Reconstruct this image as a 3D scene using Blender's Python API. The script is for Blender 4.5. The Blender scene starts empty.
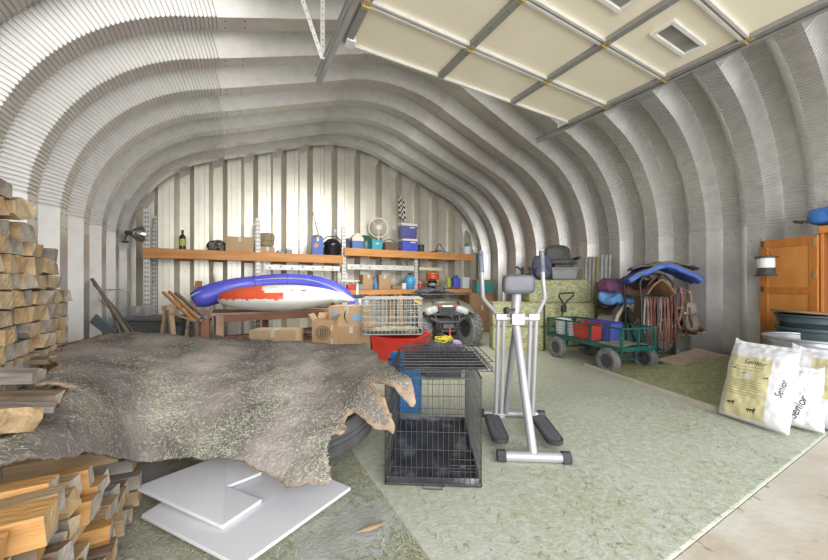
import bpy, bmesh, math, random
from mathutils import Vector, Matrix, Euler, noise
from mathutils.geometry import delaunay_2d_cdt
C = bpy.context.scene.collection
S = bpy.context.scene
PI = math.pi
R = math.radians
rnd = random.Random(7)

# ------------------------------------------------------------------ camera, light, exposure
EYE = 1.2
YAW = R(28.9)
FPX = 332.0
cam = bpy.data.cameras.new('camera')
cam.lens = 36.0*FPX/828.0
cam.sensor_width = 36.0
cam.shift_y = 3.0/828.0
cam.clip_start = 0.02
camo = bpy.data.objects.new('camera', cam)
camo.location = (0, 0, EYE)
camo.rotation_euler = (PI/2, 0, -YAW)
C.objects.link(camo)
S.camera = camo
S.view_settings.view_transform = 'Standard'
S.view_settings.look = 'None'
S.view_settings.gamma = 1.0
S.view_settings.use_curve_mapping = False
S.view_settings.exposure = 0.27

w = bpy.data.worlds.new('sky')
S.world = w
w.use_nodes = True
nt = w.node_tree
bg = nt.nodes['Background']
tc = nt.nodes.new('ShaderNodeTexCoord')
sep = nt.nodes.new('ShaderNodeSeparateXYZ')
rp = nt.nodes.new('ShaderNodeValToRGB')
nt.links.new(tc.outputs['Generated'], sep.inputs[0])
nt.links.new(sep.outputs['Z'], rp.inputs[0])
rp.color_ramp.elements[0].position = 0.0
rp.color_ramp.elements[0].color = (1.0, 0.97, 0.92, 1)
rp.color_ramp.elements[1].position = 0.6
rp.color_ramp.elements[1].color = (0.72, 0.84, 1.0, 1)
nt.links.new(rp.outputs[0], bg.inputs[0])
bg.inputs[1].default_value = 1.5

def area_light(name, loc, rot, sx, sy, power, col=(1, 1, 1), spread=180):
    l = bpy.data.lights.new(name, 'AREA')
    l.shape = 'RECTANGLE'
    l.size = sx
    l.size_y = sy
    l.spread = R(spread)
    l.energy = power
    l.color = col
    o = bpy.data.objects.new(name, l)
    o.location = loc
    o.rotation_euler = rot
    C.objects.link(o)
    return o
# daylight falling in through the open front end
area_light('daylight', (0.4, -3.2, 2.1), (R(90), 0, R(-22)), 6.0, 3.8, 360, (1.0, 0.98, 0.95))
# added fill lamp, out of sight above the raised garage door, brightens the back
area_light('fill_light', (2.265, 3.25, 3.62), (R(40), 0, 0), 1.8, 0.5, 64, (1.0, 0.97, 0.9), 105)

# ------------------------------------------------------------------ helpers
T_C, T_S = math.cos(YAW), math.sin(YAW)
def W(u, v, X=None, Y=None, Z=None, d=None):
    """where the line of sight through a pixel of the photograph meets a plane of the building"""
    t = (u-414.0)/FPX; k = (283.0-v)/FPX
    a = t*T_C+T_S; b = -t*T_S+T_C
    if d is None:
        d = X/a if X is not None else (Y/b if Y is not None else (Z-EYE)/k)
    return Vector((d*a, d*b, EYE+d*k))

MATS = {}
def mat(name, col, rough=0.6, metal=0.0, col2=None, scale=6.0, bump=0.0, bscale=None, stretch=(1, 1, 1), detail=4.0, lo=0.35, hi=0.65, col3=None, scale3=30.0, lo3=0.55, hi3=0.62, spec=0.5, trans=0.0, alpha=1.0):
    if name in MATS: return MATS[name]
    m = bpy.data.materials.new(name)
    m.use_nodes = True
    n = m.node_tree.nodes; L = m.node_tree.links
    b = n['Principled BSDF']
    b.inputs['Roughness'].default_value = rough
    b.inputs['Metallic'].default_value = metal
    b.inputs['Specular IOR Level'].default_value = spec
    b.inputs['Transmission Weight'].default_value = trans
    b.inputs['Alpha'].default_value = alpha
    t = n.new('ShaderNodeTexCoord'); mp = n.new('ShaderNodeMapping')
    mp.inputs['Scale'].default_value = stretch
    L.new(t.outputs['Object'], mp.inputs[0])
    def ramp(sc, c0, c1, p0, p1, det):
        no = n.new('ShaderNodeTexNoise'); no.inputs['Scale'].default_value = sc; no.inputs['Detail'].default_value = det
        L.new(mp.outputs[0], no.inputs['Vector'])
        mr = n.new('ShaderNodeMapRange'); mr.inputs[1].default_value = p0; mr.inputs[2].default_value = p1
        L.new(no.outputs['Fac'], mr.inputs[0])
        mx = n.new('ShaderNodeMix'); mx.data_type = 'RGBA'
        L.new(mr.outputs[0], mx.inputs['Factor'])
        for i, cc in ((6, c0), (7, c1)):
            if hasattr(cc, 'node'): L.new(cc, mx.inputs[i])
            else: mx.inputs[i].default_value = (*cc, 1)
        return mx.outputs[2]
    if col2 is None:
        col2 = tuple(min(1, x*0.88) for x in col)
    out = ramp(scale, col, col2, lo, hi, detail)
    if col3 is not None:
        out = ramp(scale3, out, col3, lo3, hi3, 3.0)
    L.new(out, b.inputs['Base Color'])
    if bump > 0:
        no = n.new('ShaderNodeTexNoise'); no.inputs['Scale'].default_value = bscale or scale*3; no.inputs['Detail'].default_value = 3
        L.new(mp.outputs[0], no.inputs['Vector'])
        bp = n.new('ShaderNodeBump'); bp.inputs['Strength'].default_value = bump; bp.inputs['Distance'].default_value = 0.01
        L.new(no.outputs['Fac'], bp.inputs['Height']); L.new(bp.outputs[0], b.inputs['Normal'])
    MATS[name] = m
    return m

def V(*a): return Vector(a)
class MB:
    """collects shapes that become ONE mesh object"""
    def __init__(s): s.v = []; s.f = []; s.mi = []; s.sm = []
    def add(s, vs, fs, mi=0, smooth=False):
        o = len(s.v); s.v += [Vector(p) for p in vs]
        for f in fs: s.f.append([o+i for i in f]); s.mi.append(mi); s.sm.append(smooth)
        return s
    def box(s, c, d, rot=None, mi=0, taper=1.0, off=(0, 0)):
        x, y, z = [q/2 for q in d]
        vs = [V(sx*x*(taper if sz > 0 else 1)+(off[0] if sz > 0 else 0), sy*y*(taper if sz > 0 else 1)+(off[1] if sz > 0 else 0), sz*z) for sz in (-1, 1) for sy in (-1, 1) for sx in (-1, 1)]
        if rot is not None:
            m = Euler(rot).to_matrix() if not isinstance(rot, Matrix) else rot
            vs = [m @ p for p in vs]
        c = Vector(c)
        return s.add([p+c for p in vs], [(0, 2, 3, 1), (4, 5, 7, 6), (0, 1, 5, 4), (2, 6, 7, 3), (1, 3, 7, 5), (0, 4, 6, 2)], mi)
    def bar(s, a, b, w, t, up=(0, 0, 1), mi=0):
        a, b = Vector(a), Vector(b); z = (b-a); l = z.length; z.normalize()
        x = Vector(up).cross(z)
        if x.length < 1e-4: x = V(1, 0, 0).cross(z)
        x.normalize(); y = z.cross(x)
        return s.box((a+b)/2, (w, t, l), Matrix((x, y, z)).transposed(), mi)
    def tube(s, pts, r, n=8, closed=False, caps=True, mi=0, smooth=True, flat=1.0):
        pts = [Vector(p) for p in pts]; N = len(pts)
        rs = r if isinstance(r, (list, tuple)) else [r]*N
        tans = []
        for i in range(N):
            a = pts[i-1] if (i > 0 or closed) else pts[i]
            b = pts[(i+1) % N] if (i < N-1 or closed) else pts[i]
            t = (b-a); tans.append(t.normalized() if t.length > 1e-9 else V(0, 0, 1))
        ref = V(0, 0, 1) if abs(tans[0].z) < 0.9 else V(1, 0, 0)
        x = ref.cross(tans[0]).normalized()
        vs = []
        for i in range(N):
            t = tans[i]; x = (x-t*x.dot(t))
            x = x.normalized() if x.length > 1e-6 else t.orthogonal().normalized()
            y = t.cross(x)
            for k in range(n):
                a = 2*PI*k/n+PI/n
                vs.append(pts[i]+x*(math.cos(a)*rs[i])+y*(math.sin(a)*rs[i]*flat))
        fs = []
        for i in range(N if closed else N-1):
            j = (i+1) % N
            for k in range(n):
                k2 = (k+1) % n
                fs.append((i*n+k, i*n+k2, j*n+k2, j*n+k))
        if caps and not closed:
            fs.append(tuple(range(n-1, -1, -1))); fs.append(tuple((N-1)*n+k for k in range(n)))
        return s.add(vs, fs, mi, smooth)
    def lathe(s, prof, n=24, c=(0, 0, 0), m=None, mi=0, smooth=True, sx=1, sy=1, closed=False):
        vs = []; c = Vector(c)
        for r, z in prof:
            for k in range(n):
                a = 2*PI*k/n
                p = V(r*math.cos(a)*sx, r*math.sin(a)*sy, z)
                if m is not None: p = m @ p
                vs.append(p+c)
        fs = []; P = len(prof)
        for i in range(P if closed else P-1):
            j = (i+1) % P
            for k in range(n):
                k2 = (k+1) % n
                fs.append((i*n+k, i*n+k2, j*n+k2, j*n+k))
        if not closed:
            if prof[0][0] > 1e-4: fs.append(tuple(range(n-1, -1, -1)))
            if prof[-1][0] > 1e-4: fs.append(tuple((P-1)*n+k for k in range(n)))
        return s.add(vs, fs, mi, smooth)
    def ell(s, c, d, rot=None, e=2.0, n=20, m=12, mi=0, jit=0, seed=0):
        """superellipsoid: e=2 round, bigger = boxier"""
        def pw(a): return math.copysign(abs(a)**(2.0/e), a)
        mt = Euler(rot).to_matrix() if rot is not None and not isinstance(rot, Matrix) else (rot or Matrix.Identity(3))
        vs = []; c = Vector(c)
        for i in range(m+1):
            la = -PI/2+PI*i/m
            for k in range(n):
                lo = 2*PI*k/n
                p = V(pw(math.cos(la))*pw(math.cos(lo))*d[0]/2, pw(math.cos(la))*pw(math.sin(lo))*d[1]/2, pw(math.sin(la))*d[2]/2)
                if jit:
                    q = p+V(seed*3.7, seed*1.3, 0)
                    p += V(noise.noise(q*6), noise.noise(q*6+V(9, 0, 0)), noise.noise(q*6+V(0, 9, 0)))*jit
                vs.append(mt @ p+c)
        fs = [(i*n+k, i*n+(k+1) % n, (i+1)*n+(k+1) % n, (i+1)*n+k) for i in range(m) for k in range(n)]
        return s.add(vs, fs, mi, True)
    def prism(s, poly, h, c=(0, 0, 0), m=None, mi=0, smooth=False):
        """polygon in local xy pushed h along local z"""
        c = Vector(c); n = len(poly)
        vs = [V(p[0], p[1], z) for z in (0, h) for p in poly]
        if m is not None: vs = [m @ p for p in vs]
        fs = [tuple(range(n-1, -1, -1)), tuple(range(n, 2*n))]+[(i, (i+1) % n, n+(i+1) % n, n+i) for i in range(n)]
        return s.add([p+c for p in vs], fs, mi, smooth)
    def grid(s, fn, nu, nv, mi=0, smooth=True):
        vs = [fn(i/nu, j/nv) for j in range(nv+1) for i in range(nu+1)]
        fs = [(j*(nu+1)+i, j*(nu+1)+i+1, (j+1)*(nu+1)+i+1, (j+1)*(nu+1)+i) for j in range(nv) for i in range(nu)]
        return s.add(vs, fs, mi, smooth)
    def build(s, name, m, parent=None, bev=0.0, solid=0.0, sub=0, weld=False, sharp=40, loc=None, rot=None):
        me = bpy.data.meshes.new(name)
        me.from_pydata([tuple(p) for p in s.v], [], s.f)
        for x in (m if isinstance(m, (list, tuple)) else [m]): me.materials.append(x)
        me.polygons.foreach_set('material_index', s.mi)
        me.polygons.foreach_set('use_smooth', s.sm)
        if weld:
            b = bmesh.new(); b.from_mesh(me); bmesh.ops.remove_doubles(b, verts=b.verts, dist=1e-5); b.to_mesh(me); b.free()
        me.update()
        if any(s.sm): me.set_sharp_from_angle(angle=R(sharp))
        o = bpy.data.objects.new(name, me); C.objects.link(o)
        if parent: o.parent = parent
        if loc is not None: o.location = loc
        if rot is not None: o.rotation_euler = rot
        if sub:
            k = o.modifiers.new('subdivision', 'SUBSURF'); k.levels = sub; k.render_levels = sub
        if solid:
            k = o.modifiers.new('thickness', 'SOLIDIFY'); k.thickness = solid; k.offset = -1
        if bev:
            k = o.modifiers.new('bevel', 'BEVEL'); k.width = bev; k.segments = 2; k.limit_method = 'ANGLE'; k.angle_limit = R(40)
        return o
def tag(o, label, cat, group=None, kind=None):
    o['label'] = label; o['category'] = cat
    if group: o['group'] = group
    if kind: o['kind'] = kind
    return o
def thing(name, label, cat, loc=(0, 0, 0), rz=0.0, group=None, rot=None):
    o = bpy.data.objects.new(name, None); C.objects.link(o)
    o.empty_display_size = 0.1
    o.location = loc; o.rotation_euler = rot or (0, 0, rz)
    return tag(o, label, cat, group)
def copy_thing(src, loc, rz, label=None, group=None):
    r = src.copy(); C.objects.link(r); r.location = loc; r.rotation_euler = (0, 0, rz)
    if label: r['label'] = label
    if group: r['group'] = group
    for ch in list(src.children):
        d = ch.copy(); C.objects.link(d); d.parent = r
        for g in list(ch.children):
            e = g.copy(); C.objects.link(e); e.parent = d
    return r
def struct(o):
    o['kind'] = 'structure'; return o

# ------------------------------------------------------------------ building shell
XL, XR, YF, YB = -1.49, 6.02, -1.0, 7.45
XM, HALF = (XL+XR)/2, (XR-XL)/2
HW, RC, SL = 1.82, 1.72, R(20)
galv = mat('galvanised_steel', (0.70, 0.69, 0.67), 0.38, 0.78, (0.63, 0.625, 0.61), 9, 0.03, 60)
bolt_m = mat('zinc_bolt', (0.35, 0.34, 0.32), 0.4, 0.6)
RID = [(0, 0), (0.45, 0), (0.60, 0.010), (0.82, 0.010)]
def arc_pts(cx, cz, r, a0, a1, ridge):
    L = abs(a1-a0)*r; n = max(2, int(L/0.036)); out = []
    for i in range(n):
        for fr, of in RID:
            a = a0+(a1-a0)*(i+fr)/n
            of_ = of if (ridge and cz+r*math.sin(a) > 1.95) else 0
            out.append((cx+(r+of_)*math.cos(a), cz+(r+of_)*math.sin(a), math.cos(a), math.sin(a)))
    out.append((cx+r*math.cos(a1), cz+r*math.sin(a1), math.cos(a1), math.sin(a1)))
    return out
PH = 2.16
def y_profile():
    a_, w_, c_, d_ = 0.18, 0.12, 0.19, 0.19
    y = PH-0.61*6; out = []
    while y < YB+0.8:
        for dy, o in ((0, 0), (a_, 0), (a_+w_, d_), (a_+w_+c_, d_)):
            if YF-0.01 <= y+dy <= YB+0.6: out.append((y+dy, o))
        y += 0.61
    return out
YP = y_profile()
def shell(name, path, bolts=None):
    mb = MB(); n = len(YP)
    vs = []
    for (x, z, nx, nz) in path:
        for (y, o) in YP: vs.append((x+nx*o, y, z+nz*o))
    fs = [(i*n+j, i*n+j+1, (i+1)*n+j+1, (i+1)*n+j) for i in range(len(path)-1) for j in range(n-1)]
    mb.add(vs, fs)
    for (x, z, nx, nz) in (bolts or []):
        nn = V(nx, 0, nz); tt = V(-nz, 0, nx)
        q = Matrix((tt, V(0, 1, 0), -nn)).transposed()
        for j in range(n-1):
            (y0, o0), (y1, o1) = YP[j], YP[j+1]
            if o0 == o1:
                for fr in (0.25, 0.75):
                    mb.lathe([(0.009, 0), (0.009, 0.006), (0.005, 0.008)], 6, V(x+nx*o0, y0+(y1-y0)*fr, z+nz*o0), q, 1, False)
    return struct(mb.build(name, [galv, bolt_m]))
def mirror(p): return [(2*XM-x, z, -nx, nz) for (x, z, nx, nz) in p][::-1]
left_flat = [(XL, 0, -1, 0), (XL, HW, -1, 0)]
left_curve = arc_pts(XL+RC, HW, RC, PI, PI-R(70), True)
ex, ez = left_curve[-1][0], left_curve[-1][1]
RA = 2.4
nsl = (-math.sin(SL), math.cos(SL))
ax = XM-RA*math.sin(SL)
az = ez+(ax-ex)*math.tan(SL)
RX = 0.27   # the ridged sheet runs on a little past the bend
rs_ = []
for i in range(8):
    for fr, of in RID:
        q = RX*(i+fr)/8
        rs_.append((ex+q*math.cos(SL)+nsl[0]*of, ez+q*math.sin(SL)+nsl[1]*of, *nsl))
left_curve = left_curve+rs_
ex, ez = ex+RX*math.cos(SL), ez+RX*math.sin(SL)
left_curve.append((ex, ez, *nsl))
left_slope = [(ex, ez, *nsl), (ax, az, *nsl)]
apex = arc_pts(XM, az-RA*math.cos(SL), RA, PI/2+SL, PI/2-SL, True)
lb = [(XL, 1.90, -1, 0), (XL, 1.76, -1, 0)]
b2 = [(ex+0.06, ez+0.06*math.tan(SL), *nsl), (ex+0.22, ez+0.22*math.tan(SL), *nsl)]
shell('wall_left', left_flat+left_curve, lb)
shell('wall_right', mirror(left_flat+left_curve), mirror(lb))
shell('ceiling', left_slope[:1]+left_slope+apex+mirror(left_slope), b2+mirror(b2))

# back wall: upright corrugated sheets cut to the arch
outline = left_flat+left_curve+left_slope+apex+mirror(left_slope)+mirror(left_curve)+mirror(left_flat)
def arch_z(x):
    x = min(max(x, XL-0.1), XR+0.1)
    if x > XM: x = 2*XM-x
    if x <= XL: return HW
    if x < XL+RC*(1-math.cos(R(70))): return HW+math.sqrt(max(0, RC*RC-(XL+RC-x)**2))
    if x < ax: return ez+(x-ex)*math.tan(SL)
    return az-RA*math.cos(SL)+math.sqrt(RA*RA-(x-XM)**2)
back_m = mat('cream_steel_sheet', (0.76, 0.735, 0.655), 0.42, 0.7, (0.70, 0.675, 0.60), 5)
mb = MB(); prof = []
x = XL-0.2
while x < XR+0.3:
    # wide face with a shallow step, deep web, narrow face, web
    for dx, o in ((0, 0), (0.07, 0), (0.075, 0.012), (0.16, 0.012), (0.165, 0), (0.235, 0), (0.30, 0.20), (0.46, 0.20)): prof.append((x+dx, o))
    x += 0.545
vs = []
for (px, o) in prof:
    vs += [(px, YB+o, 0), (px, YB+o, arch_z(px)+0.24)]
mb.add(vs, [(2*i, 2*i+2, 2*i+3, 2*i+1) for i in range(len(prof)-1)])
for i in range(0, len(prof)-7, 8):
    for k in range(8):
        mb.lathe([(0.008, 0), (0.008, 0.006), (0.004, 0.008)], 6, V(prof[i+6][0]+0.08, YB+0.20, 1.0+k*0.42), Euler((PI/2, 0, 0)).to_matrix(), 1, False)
struct(mb.build('wall_back', [back_m, bolt_m]))

# floor: slab, ground left of it, apron in front
conc = mat('hay_dusted_concrete', (0.50, 0.505, 0.42), 0.85, 0, (0.42, 0.45, 0.31), 1.3, 0.3, 60, detail=9, lo=0.35, hi=0.65, col3=(0.58, 0.59, 0.53), scale3=22, lo3=0.42, hi3=0.75)
dirt = mat('littered_ground', (0.40, 0.40, 0.37), 0.9, 0, (0.30, 0.315, 0.23), 5, 0.5, 50, detail=9, col3=(0.52, 0.53, 0.53), scale3=3, lo3=0.48, hi3=0.66)
apron = mat('bare_concrete_apron', (0.62, 0.58, 0.5), 0.8, 0, (0.5, 0.42, 0.32), 1.8, 0.2, 30, detail=9, lo=0.42, hi=0.62, col3=(0.3, 0.22, 0.15), scale3=6, lo3=.66, hi3=.72)
mb = MB(); mb.box((3.55, 4.3, -0.1), (5.58, 7.15, 0.2)); struct(mb.build('floor', conc, bev=0.012))
mb = MB(); mb.box((-0.48, 3.4, -0.115), (2.48, 9.0, 0.2)); struct(mb.build('floor_side', dirt))
mb = MB(); mb.box((3.55, -0.2, -0.108), (5.58, 1.84, 0.2)); struct(mb.build('floor_front', apron))
outside = mat('gravel_yard', (0.5, 0.46, 0.4), 0.9, 0, (0.42, 0.38, 0.33), 2, 0.2)
mb = MB(); mb.box((2.3, -10.1, -0.13), (30, 18, 0.2)); struct(mb.build('ground', outside))

# ------------------------------------------------------------------ raised garage door, tracks
DZ = 3.04
cream = mat('cream_door_panel', (0.86, 0.80, 0.64), 0.6, 0, (0.83, 0.77, 0.61), 3)
rail_m = mat('door_rail_steel', (0.74, 0.73, 0.69), 0.45, 0.2)
stile_m = mat('door_stile_steel', (0.33, 0.33, 0.32), 0.5, 0.4)
brass_m = mat('yellow_zinc', (0.62, 0.5, 0.25), 0.35, 0.7)
glass_m = mat('dull_window_pane', (0.23, 0.22, 0.19), 0.2, 0.0, (0.3, 0.29, 0.25), 8)
door = bpy.data.objects.new('door_1', None); C.objects.link(door); door.location = (0, 0, DZ); struct(door)
door['label'] = 'cream sectional garage door raised flat under the roof'
SY = [2.49, 2.05, 1.52, 0.98, 0.45, -0.08, -0.6]
SX = [0.745, 1.628, 2.499, 3.42]
for i in range(6):
    y1, y0 = SY[i]-0.006, SY[i+1]+0.006
    mb = MB(); mb.box(((SX[0]+SX[3])/2, (y0+y1)/2, 0.025), (SX[3]-SX[0], y1-y0, 0.03))
    se = mb.build('door_section', cream, door)
    mb = MB()
    for yy in (y0+0.012, y1-0.012): mb.box(((SX[0]+SX[3])/2, yy, -0.002), (SX[3]-SX[0], 0.02, 0.03))
    mb.build('section_rail', rail_m, se, bev=0.002)
    for k, x in enumerate(SX):
        mb = MB(); xx = x+(0.03 if k == 0 else -0.03 if k == 3 else 0)
        mb.box((xx, (y0+y1)/2, -0.008), (0.055, y1-y0-0.05, 0.035))
        for q in range(3): mb.lathe([(0.006, 0), (0.006, -0.006)], 6, (xx, y0+0.1+q*(y1-y0-0.2)/2, -0.026))
        mb.build('stile', stile_m, se, bev=0.002)
        if i < 5:
            mb = MB(); mb.box((xx, y0-0.006, -0.026), (0.05, 0.07, 0.006)); mb.tube([(xx-0.03, y0-0.006, -0.034), (xx+0.03, y0-0.006, -0.034)], 0.009, 8)
            mb.box((xx, y0-0.036, -0.031), (0.02, 0.03, 0.014))
            mb.build('hinge', brass_m, se)
    if i == 2:
        for k in range(3):
            cx, cy = (SX[k]+SX[k+1])/2, (y0+y1)/2-0.02
            mb = MB(); hw, hh = 0.225, 0.065
            for sx_, sy_, dx, dy in ((0, 1, 2*hw+0.05, 0.03), (0, -1, 2*hw+0.05, 0.03), (1, 0, 0.03, 2*hh-0.03), (-1, 0, 0.03, 2*hh-0.03)):
                mb.box((cx+sx_*(hw+0.01), cy+sy_*hh, 0.002), (dx, dy, 0.025))
            f = mb.build('window_frame', mat('white_window_frame', (0.8, 0.79, 0.75), 0.5), se, bev=0.004)
            mb = MB(); mb.box((cx, cy, 0.007), (2*hw-0.005, 2*hh-0.028, 0.005)); mb.build('window_pane', glass_m, f)
    if i == 0:
        mb = MB(); mb.box((SX[0]+0.045, y1-0.05, -0.014), (0.07, 0.09, 0.045))
        mb.build('corner_bracket', mat('white_paint', (0.85, 0.85, 0.83), 0.5), se, bev=0.004)
track_m = mat('track_steel', (0.5, 0.5, 0.49), 0.4, 0.6)
for x, side, yend in ((SX[0]-0.055, 'left', 3.1), (SX[3]+0.06, 'right', 3.0)):
    sg = 1 if side == 'left' else -1
    t = thing('door_track', 'steel track holding the %s edge of the raised garage door, hung from the roof' % side, 'door track', (x, 0, DZ))
    mb = MB(); mb.box((0, (yend-0.6)/2, 0.0), (0.006, yend+0.6, 0.05)); mb.box((sg*0.02, (yend-0.6)/2, 0.024), (0.03, yend+0.6, 0.004)); mb.box((sg*0.02, (yend-0.6)/2, -0.024), (0.03, yend+0.6, 0.004))
    mb.build('rail', track_m, t)
    mb = MB(); mb.bar((-sg*0.02, -0.6, 0.02), (-sg*0.02, yend-0.05, 0.02), 0.02, 0.005); mb.build('angle_iron', track_m, t)
    # hanging straps: one upright to the roof, one slanting outward
    ya = 2.75 if side == 'left' else 2.7
    for dx, dy in (((0.0, 0.0), (-0.30, -0.10)) if side == 'left' else ((0.0, 0.0),)):
        top = arch_z(x+dx)-DZ-0.005
        mb = MB(); mb.bar((-sg*0.03, ya, 0), (dx-sg*0.03, ya+dy, top), 0.035, 0.004, up=(0, 1, 0))
        n = int(top/0.05)
        for k in range(1, n):
            p = V(-sg*0.03, ya, 0).lerp(V(dx-sg*0.03, ya+dy, top), k/n)
            mb.lathe([(0.006, -0.003), (0.006, 0.003)], 6, p+V(0, -0.002, 0), Euler((PI/2, 0, 0)).to_matrix(), 1, False)
        mb.build('hanger_strap', [rail_m, bolt_m], t)

# ------------------------------------------------------------------ cattle hide draped over firewood and tyre
import numpy as np
HO = [(37, 351), (50, 346), (75, 341), (95, 334), (110, 333), (130, 331), (170, 334), (220, 336), (255, 338), (290, 340), (330, 342), (365, 343), (378, 353), (378, 359), (386, 362), (393, 368), (400, 371), (406, 377), (411, 381), (414, 391), (417, 402), (414, 407), (408, 404), (402, 398), (394, 391), (388, 388), (377, 385), (370, 383), (378, 394), (383, 402), (387, 410), (391, 417), (394, 424), (393, 430), (385, 428), (374, 430), (368, 424), (362, 419), (354, 411), (347, 415), (344, 419), (345, 431), (340, 434), (335, 432), (330, 436), (327, 447), (327, 458), (330, 472), (330, 485), (322, 487), (308, 485), (296, 488), (287, 487), (281, 480), (277, 475), (262, 469), (244, 463), (230, 460), (219, 458), (200, 460), (180, 457), (160, 459), (141, 457), (118, 455), (92, 453), (65, 451), (40, 455), (20, 457), (0, 461), (-14, 459), (-12, 446), (5, 439), (24, 429), (42, 414), (64, 397), (74, 389), (60, 386), (40, 386), (30, 384), (36, 377), (48, 372), (58, 366), (56, 361), (46, 358)]
HC = [(37, 351, .78), (75, 341, .80), (130, 331, .80), (220, 336, .745), (290, 340, .70), (365, 343, .66), (386, 362, .655), (400, 372, .655), (411, 381, .63), (416, 404, .51), (370, 383, .59), (394, 391, .60), (389, 412, .47), (394, 428, .395), (374, 430, .37), (362, 419, .405), (345, 418, .40), (345, 431, .36), (332, 434, .35), (326, 447, .31), (329, 483, .19), (308, 486, .18), (287, 486, .18), (244, 461, .25), (190, 459, .25), (141, 457, .26), (118, 455, .38), (92, 453, .50), (40, 456, .66), (0, 460, .71), (-14, 450, .72), (24, 429, .70), (64, 396, .70), (40, 385, .72), (45, 372, .74), (45, 356, .77), (150, 420, .42), (150, 390, .56), (150, 360, .69), (100, 430, .54), (100, 400, .63), (100, 370, .71), (200, 430, .36), (200, 400, .48), (200, 365, .64), (250, 430, .36), (250, 400, .48), (250, 370, .60), (320, 430, .355), (310, 460, .27), (320, 400, .46), (330, 365, .60), (280, 445, .30)]
def tps(pts):
    P = np.array([(a/100, b/100) for a, b, _ in pts]); z = np.array([c for *_, c in pts])
    n = len(P); D = np.linalg.norm(P[:, None]-P[None], axis=2)
    K = np.where(D > 0, D*D*np.log(D+1e-12), 0)+np.eye(n)*0.02
    A = np.zeros((n+3, n+3)); A[:n, :n] = K; A[:n, n] = 1; A[:n, n+1:] = P; A[n, :n] = 1; A[n+1:, :n] = P.T
    wts = np.linalg.solve(A, np.concatenate([z, [0, 0, 0]]))
    def f(u, v):
        q = np.array((u/100, v/100)); r = np.linalg.norm(P-q, axis=1)
        return float((np.where(r > 0, r*r*np.log(r+1e-12), 0)*wts[:n]).sum()+wts[n]+q @ wts[n+1:])
    return f
hz_f = tps(HC)
ring = []
for i in range(len(HO)):
    a, b = Vector(HO[i]), Vector(HO[(i+1) % len(HO)])
    n = max(1, int((b-a).length/3))
    for k in range(n):
        p = a.lerp(b, k/n); q = noise.noise(V(p.x*0.22, p.y*0.22, 3))*1.6
        ring.append(Vector((p.x+q, p.y+noise.noise(V(p.x*0.22, p.y*0.22, 9))*1.4)))
def inside(p, poly):
    c = False; j = len(poly)-1
    for i in range(len(poly)):
        a, b = poly[i], poly[j]
        if (a[1] > p[1]) != (b[1] > p[1]) and p[0] < (b[0]-a[0])*(p[1]-a[1])/(b[1]-a[1])+a[0]: c = not c
        j = i
    return c
inner = []
v_ = 330.0
while v_ < 490:
    u_ = -14.0; st = 3.2
    while u_ < 420:
        p = (u_+rnd.uniform(-.8, .8), v_+rnd.uniform(-.6, .6))
        if inside(p, ring) and min((Vector(p)-q).length for q in ring[::2]) > 1.6: inner.append(Vector(p))
        u_ += st
    v_ += 2.0 if v_ < 400 else 3.0
nr = len(ring)
vo, eo, fo, *_ = delaunay_2d_cdt(ring+inner, [(i, (i+1) % nr) for i in range(nr)], [], 1, 1e-4)
HV = []
for p in vo:
    z = hz_f(p.x, p.y)
    q = W(p.x, p.y, Z=z)
    q += V(0, 0, 1)*(noise.noise(q*V(1, 1, 1).x*3.2)*0.030+noise.noise(q*9)*0.014+noise.noise(q*26)*0.008+noise.noise(q*60)*0.003)
    HV.append(q)
hide_m = mat('weathered_hide', (0.15, 0.125, 0.115), 0.85, 0, (0.36, 0.315, 0.29), 2.6, 1.0, 60, detail=12, lo=0.38, hi=0.62, col3=(0.46, 0.46, 0.40), scale3=60, lo3=0.52, hi3=0.78)
tan_m = mat('raw_hide_edge', (0.42, 0.31, 0.22), 0.8, 0, (0.28, 0.2, 0.14), 14, 0.4, 60)
mb = MB()
mb.add(HV, [tuple(f) for f in fo], 0, True)
edge = [Vector(p) for p in ring]
for k, f in enumerate(fo):
    c = sum((vo[i] for i in f), Vector((0, 0)))/len(f)
    dmin = min((c-q).length for q in edge[::2])
    fringe = (c.x > 335 and c.y > 380 and dmin < 6) or (c.x > 240 and dmin < 2.2 and c.y > 420) or (c.x < 120 and dmin < 4 and c.y < 400)
    if fringe: mb.mi[k] = 1
if sum((HV[f[1]]-HV[f[0]]).cross(HV[f[2]]-HV[f[0]]).z for f in fo) < 0: mb.f = [f[::-1] for f in mb.f]
hide = mb.build('animal_hide', [hide_m, tan_m], solid=0.014, sharp=180)
tag(hide, 'big stiff grey-brown animal hide dusted with hay, draped over firewood and a tyre', 'hide')
def hide_z(x, y, r=0.1):
    zs = [q.z for q in HV if abs(q.x-x) < r and abs(q.y-y) < r]
    return min(zs) if zs else 9.0

# ------------------------------------------------------------------ firewood
def wood(nm, a, b): return mat(nm, a, 0.75, 0, b, 11, 0.8, 40, stretch=(0.25, 1.3, 1.3), detail=10, lo=0.38, hi=0.62, col3=tuple(x*.62 for x in b), scale3=16, lo3=.60, hi3=.74)
ends = [wood('pale_cut_wood', (0.66, 0.53, 0.35), (0.52, 0.39, 0.24)), wood('golden_cut_wood', (0.66, 0.48, 0.26), (0.52, 0.35, 0.18)), wood('greyed_cut_wood', (0.52, 0.47, 0.41), (0.37, 0.33, 0.29)), wood('whitish_cut_wood', (0.64, 0.57, 0.48), (0.5, 0.42, 0.33)), wood('orange_split_wood', (0.64, 0.36, 0.13), (0.5, 0.26, 0.085))]
sides = [wood('bark_brown', (0.27, 0.19, 0.13), (0.17, 0.12, 0.08)), wood('split_side_tan', (0.55, 0.39, 0.22), (0.4, 0.27, 0.15)), wood('split_side_grey', (0.36, 0.32, 0.28), (0.24, 0.21, 0.18)), ends[4]]
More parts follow.
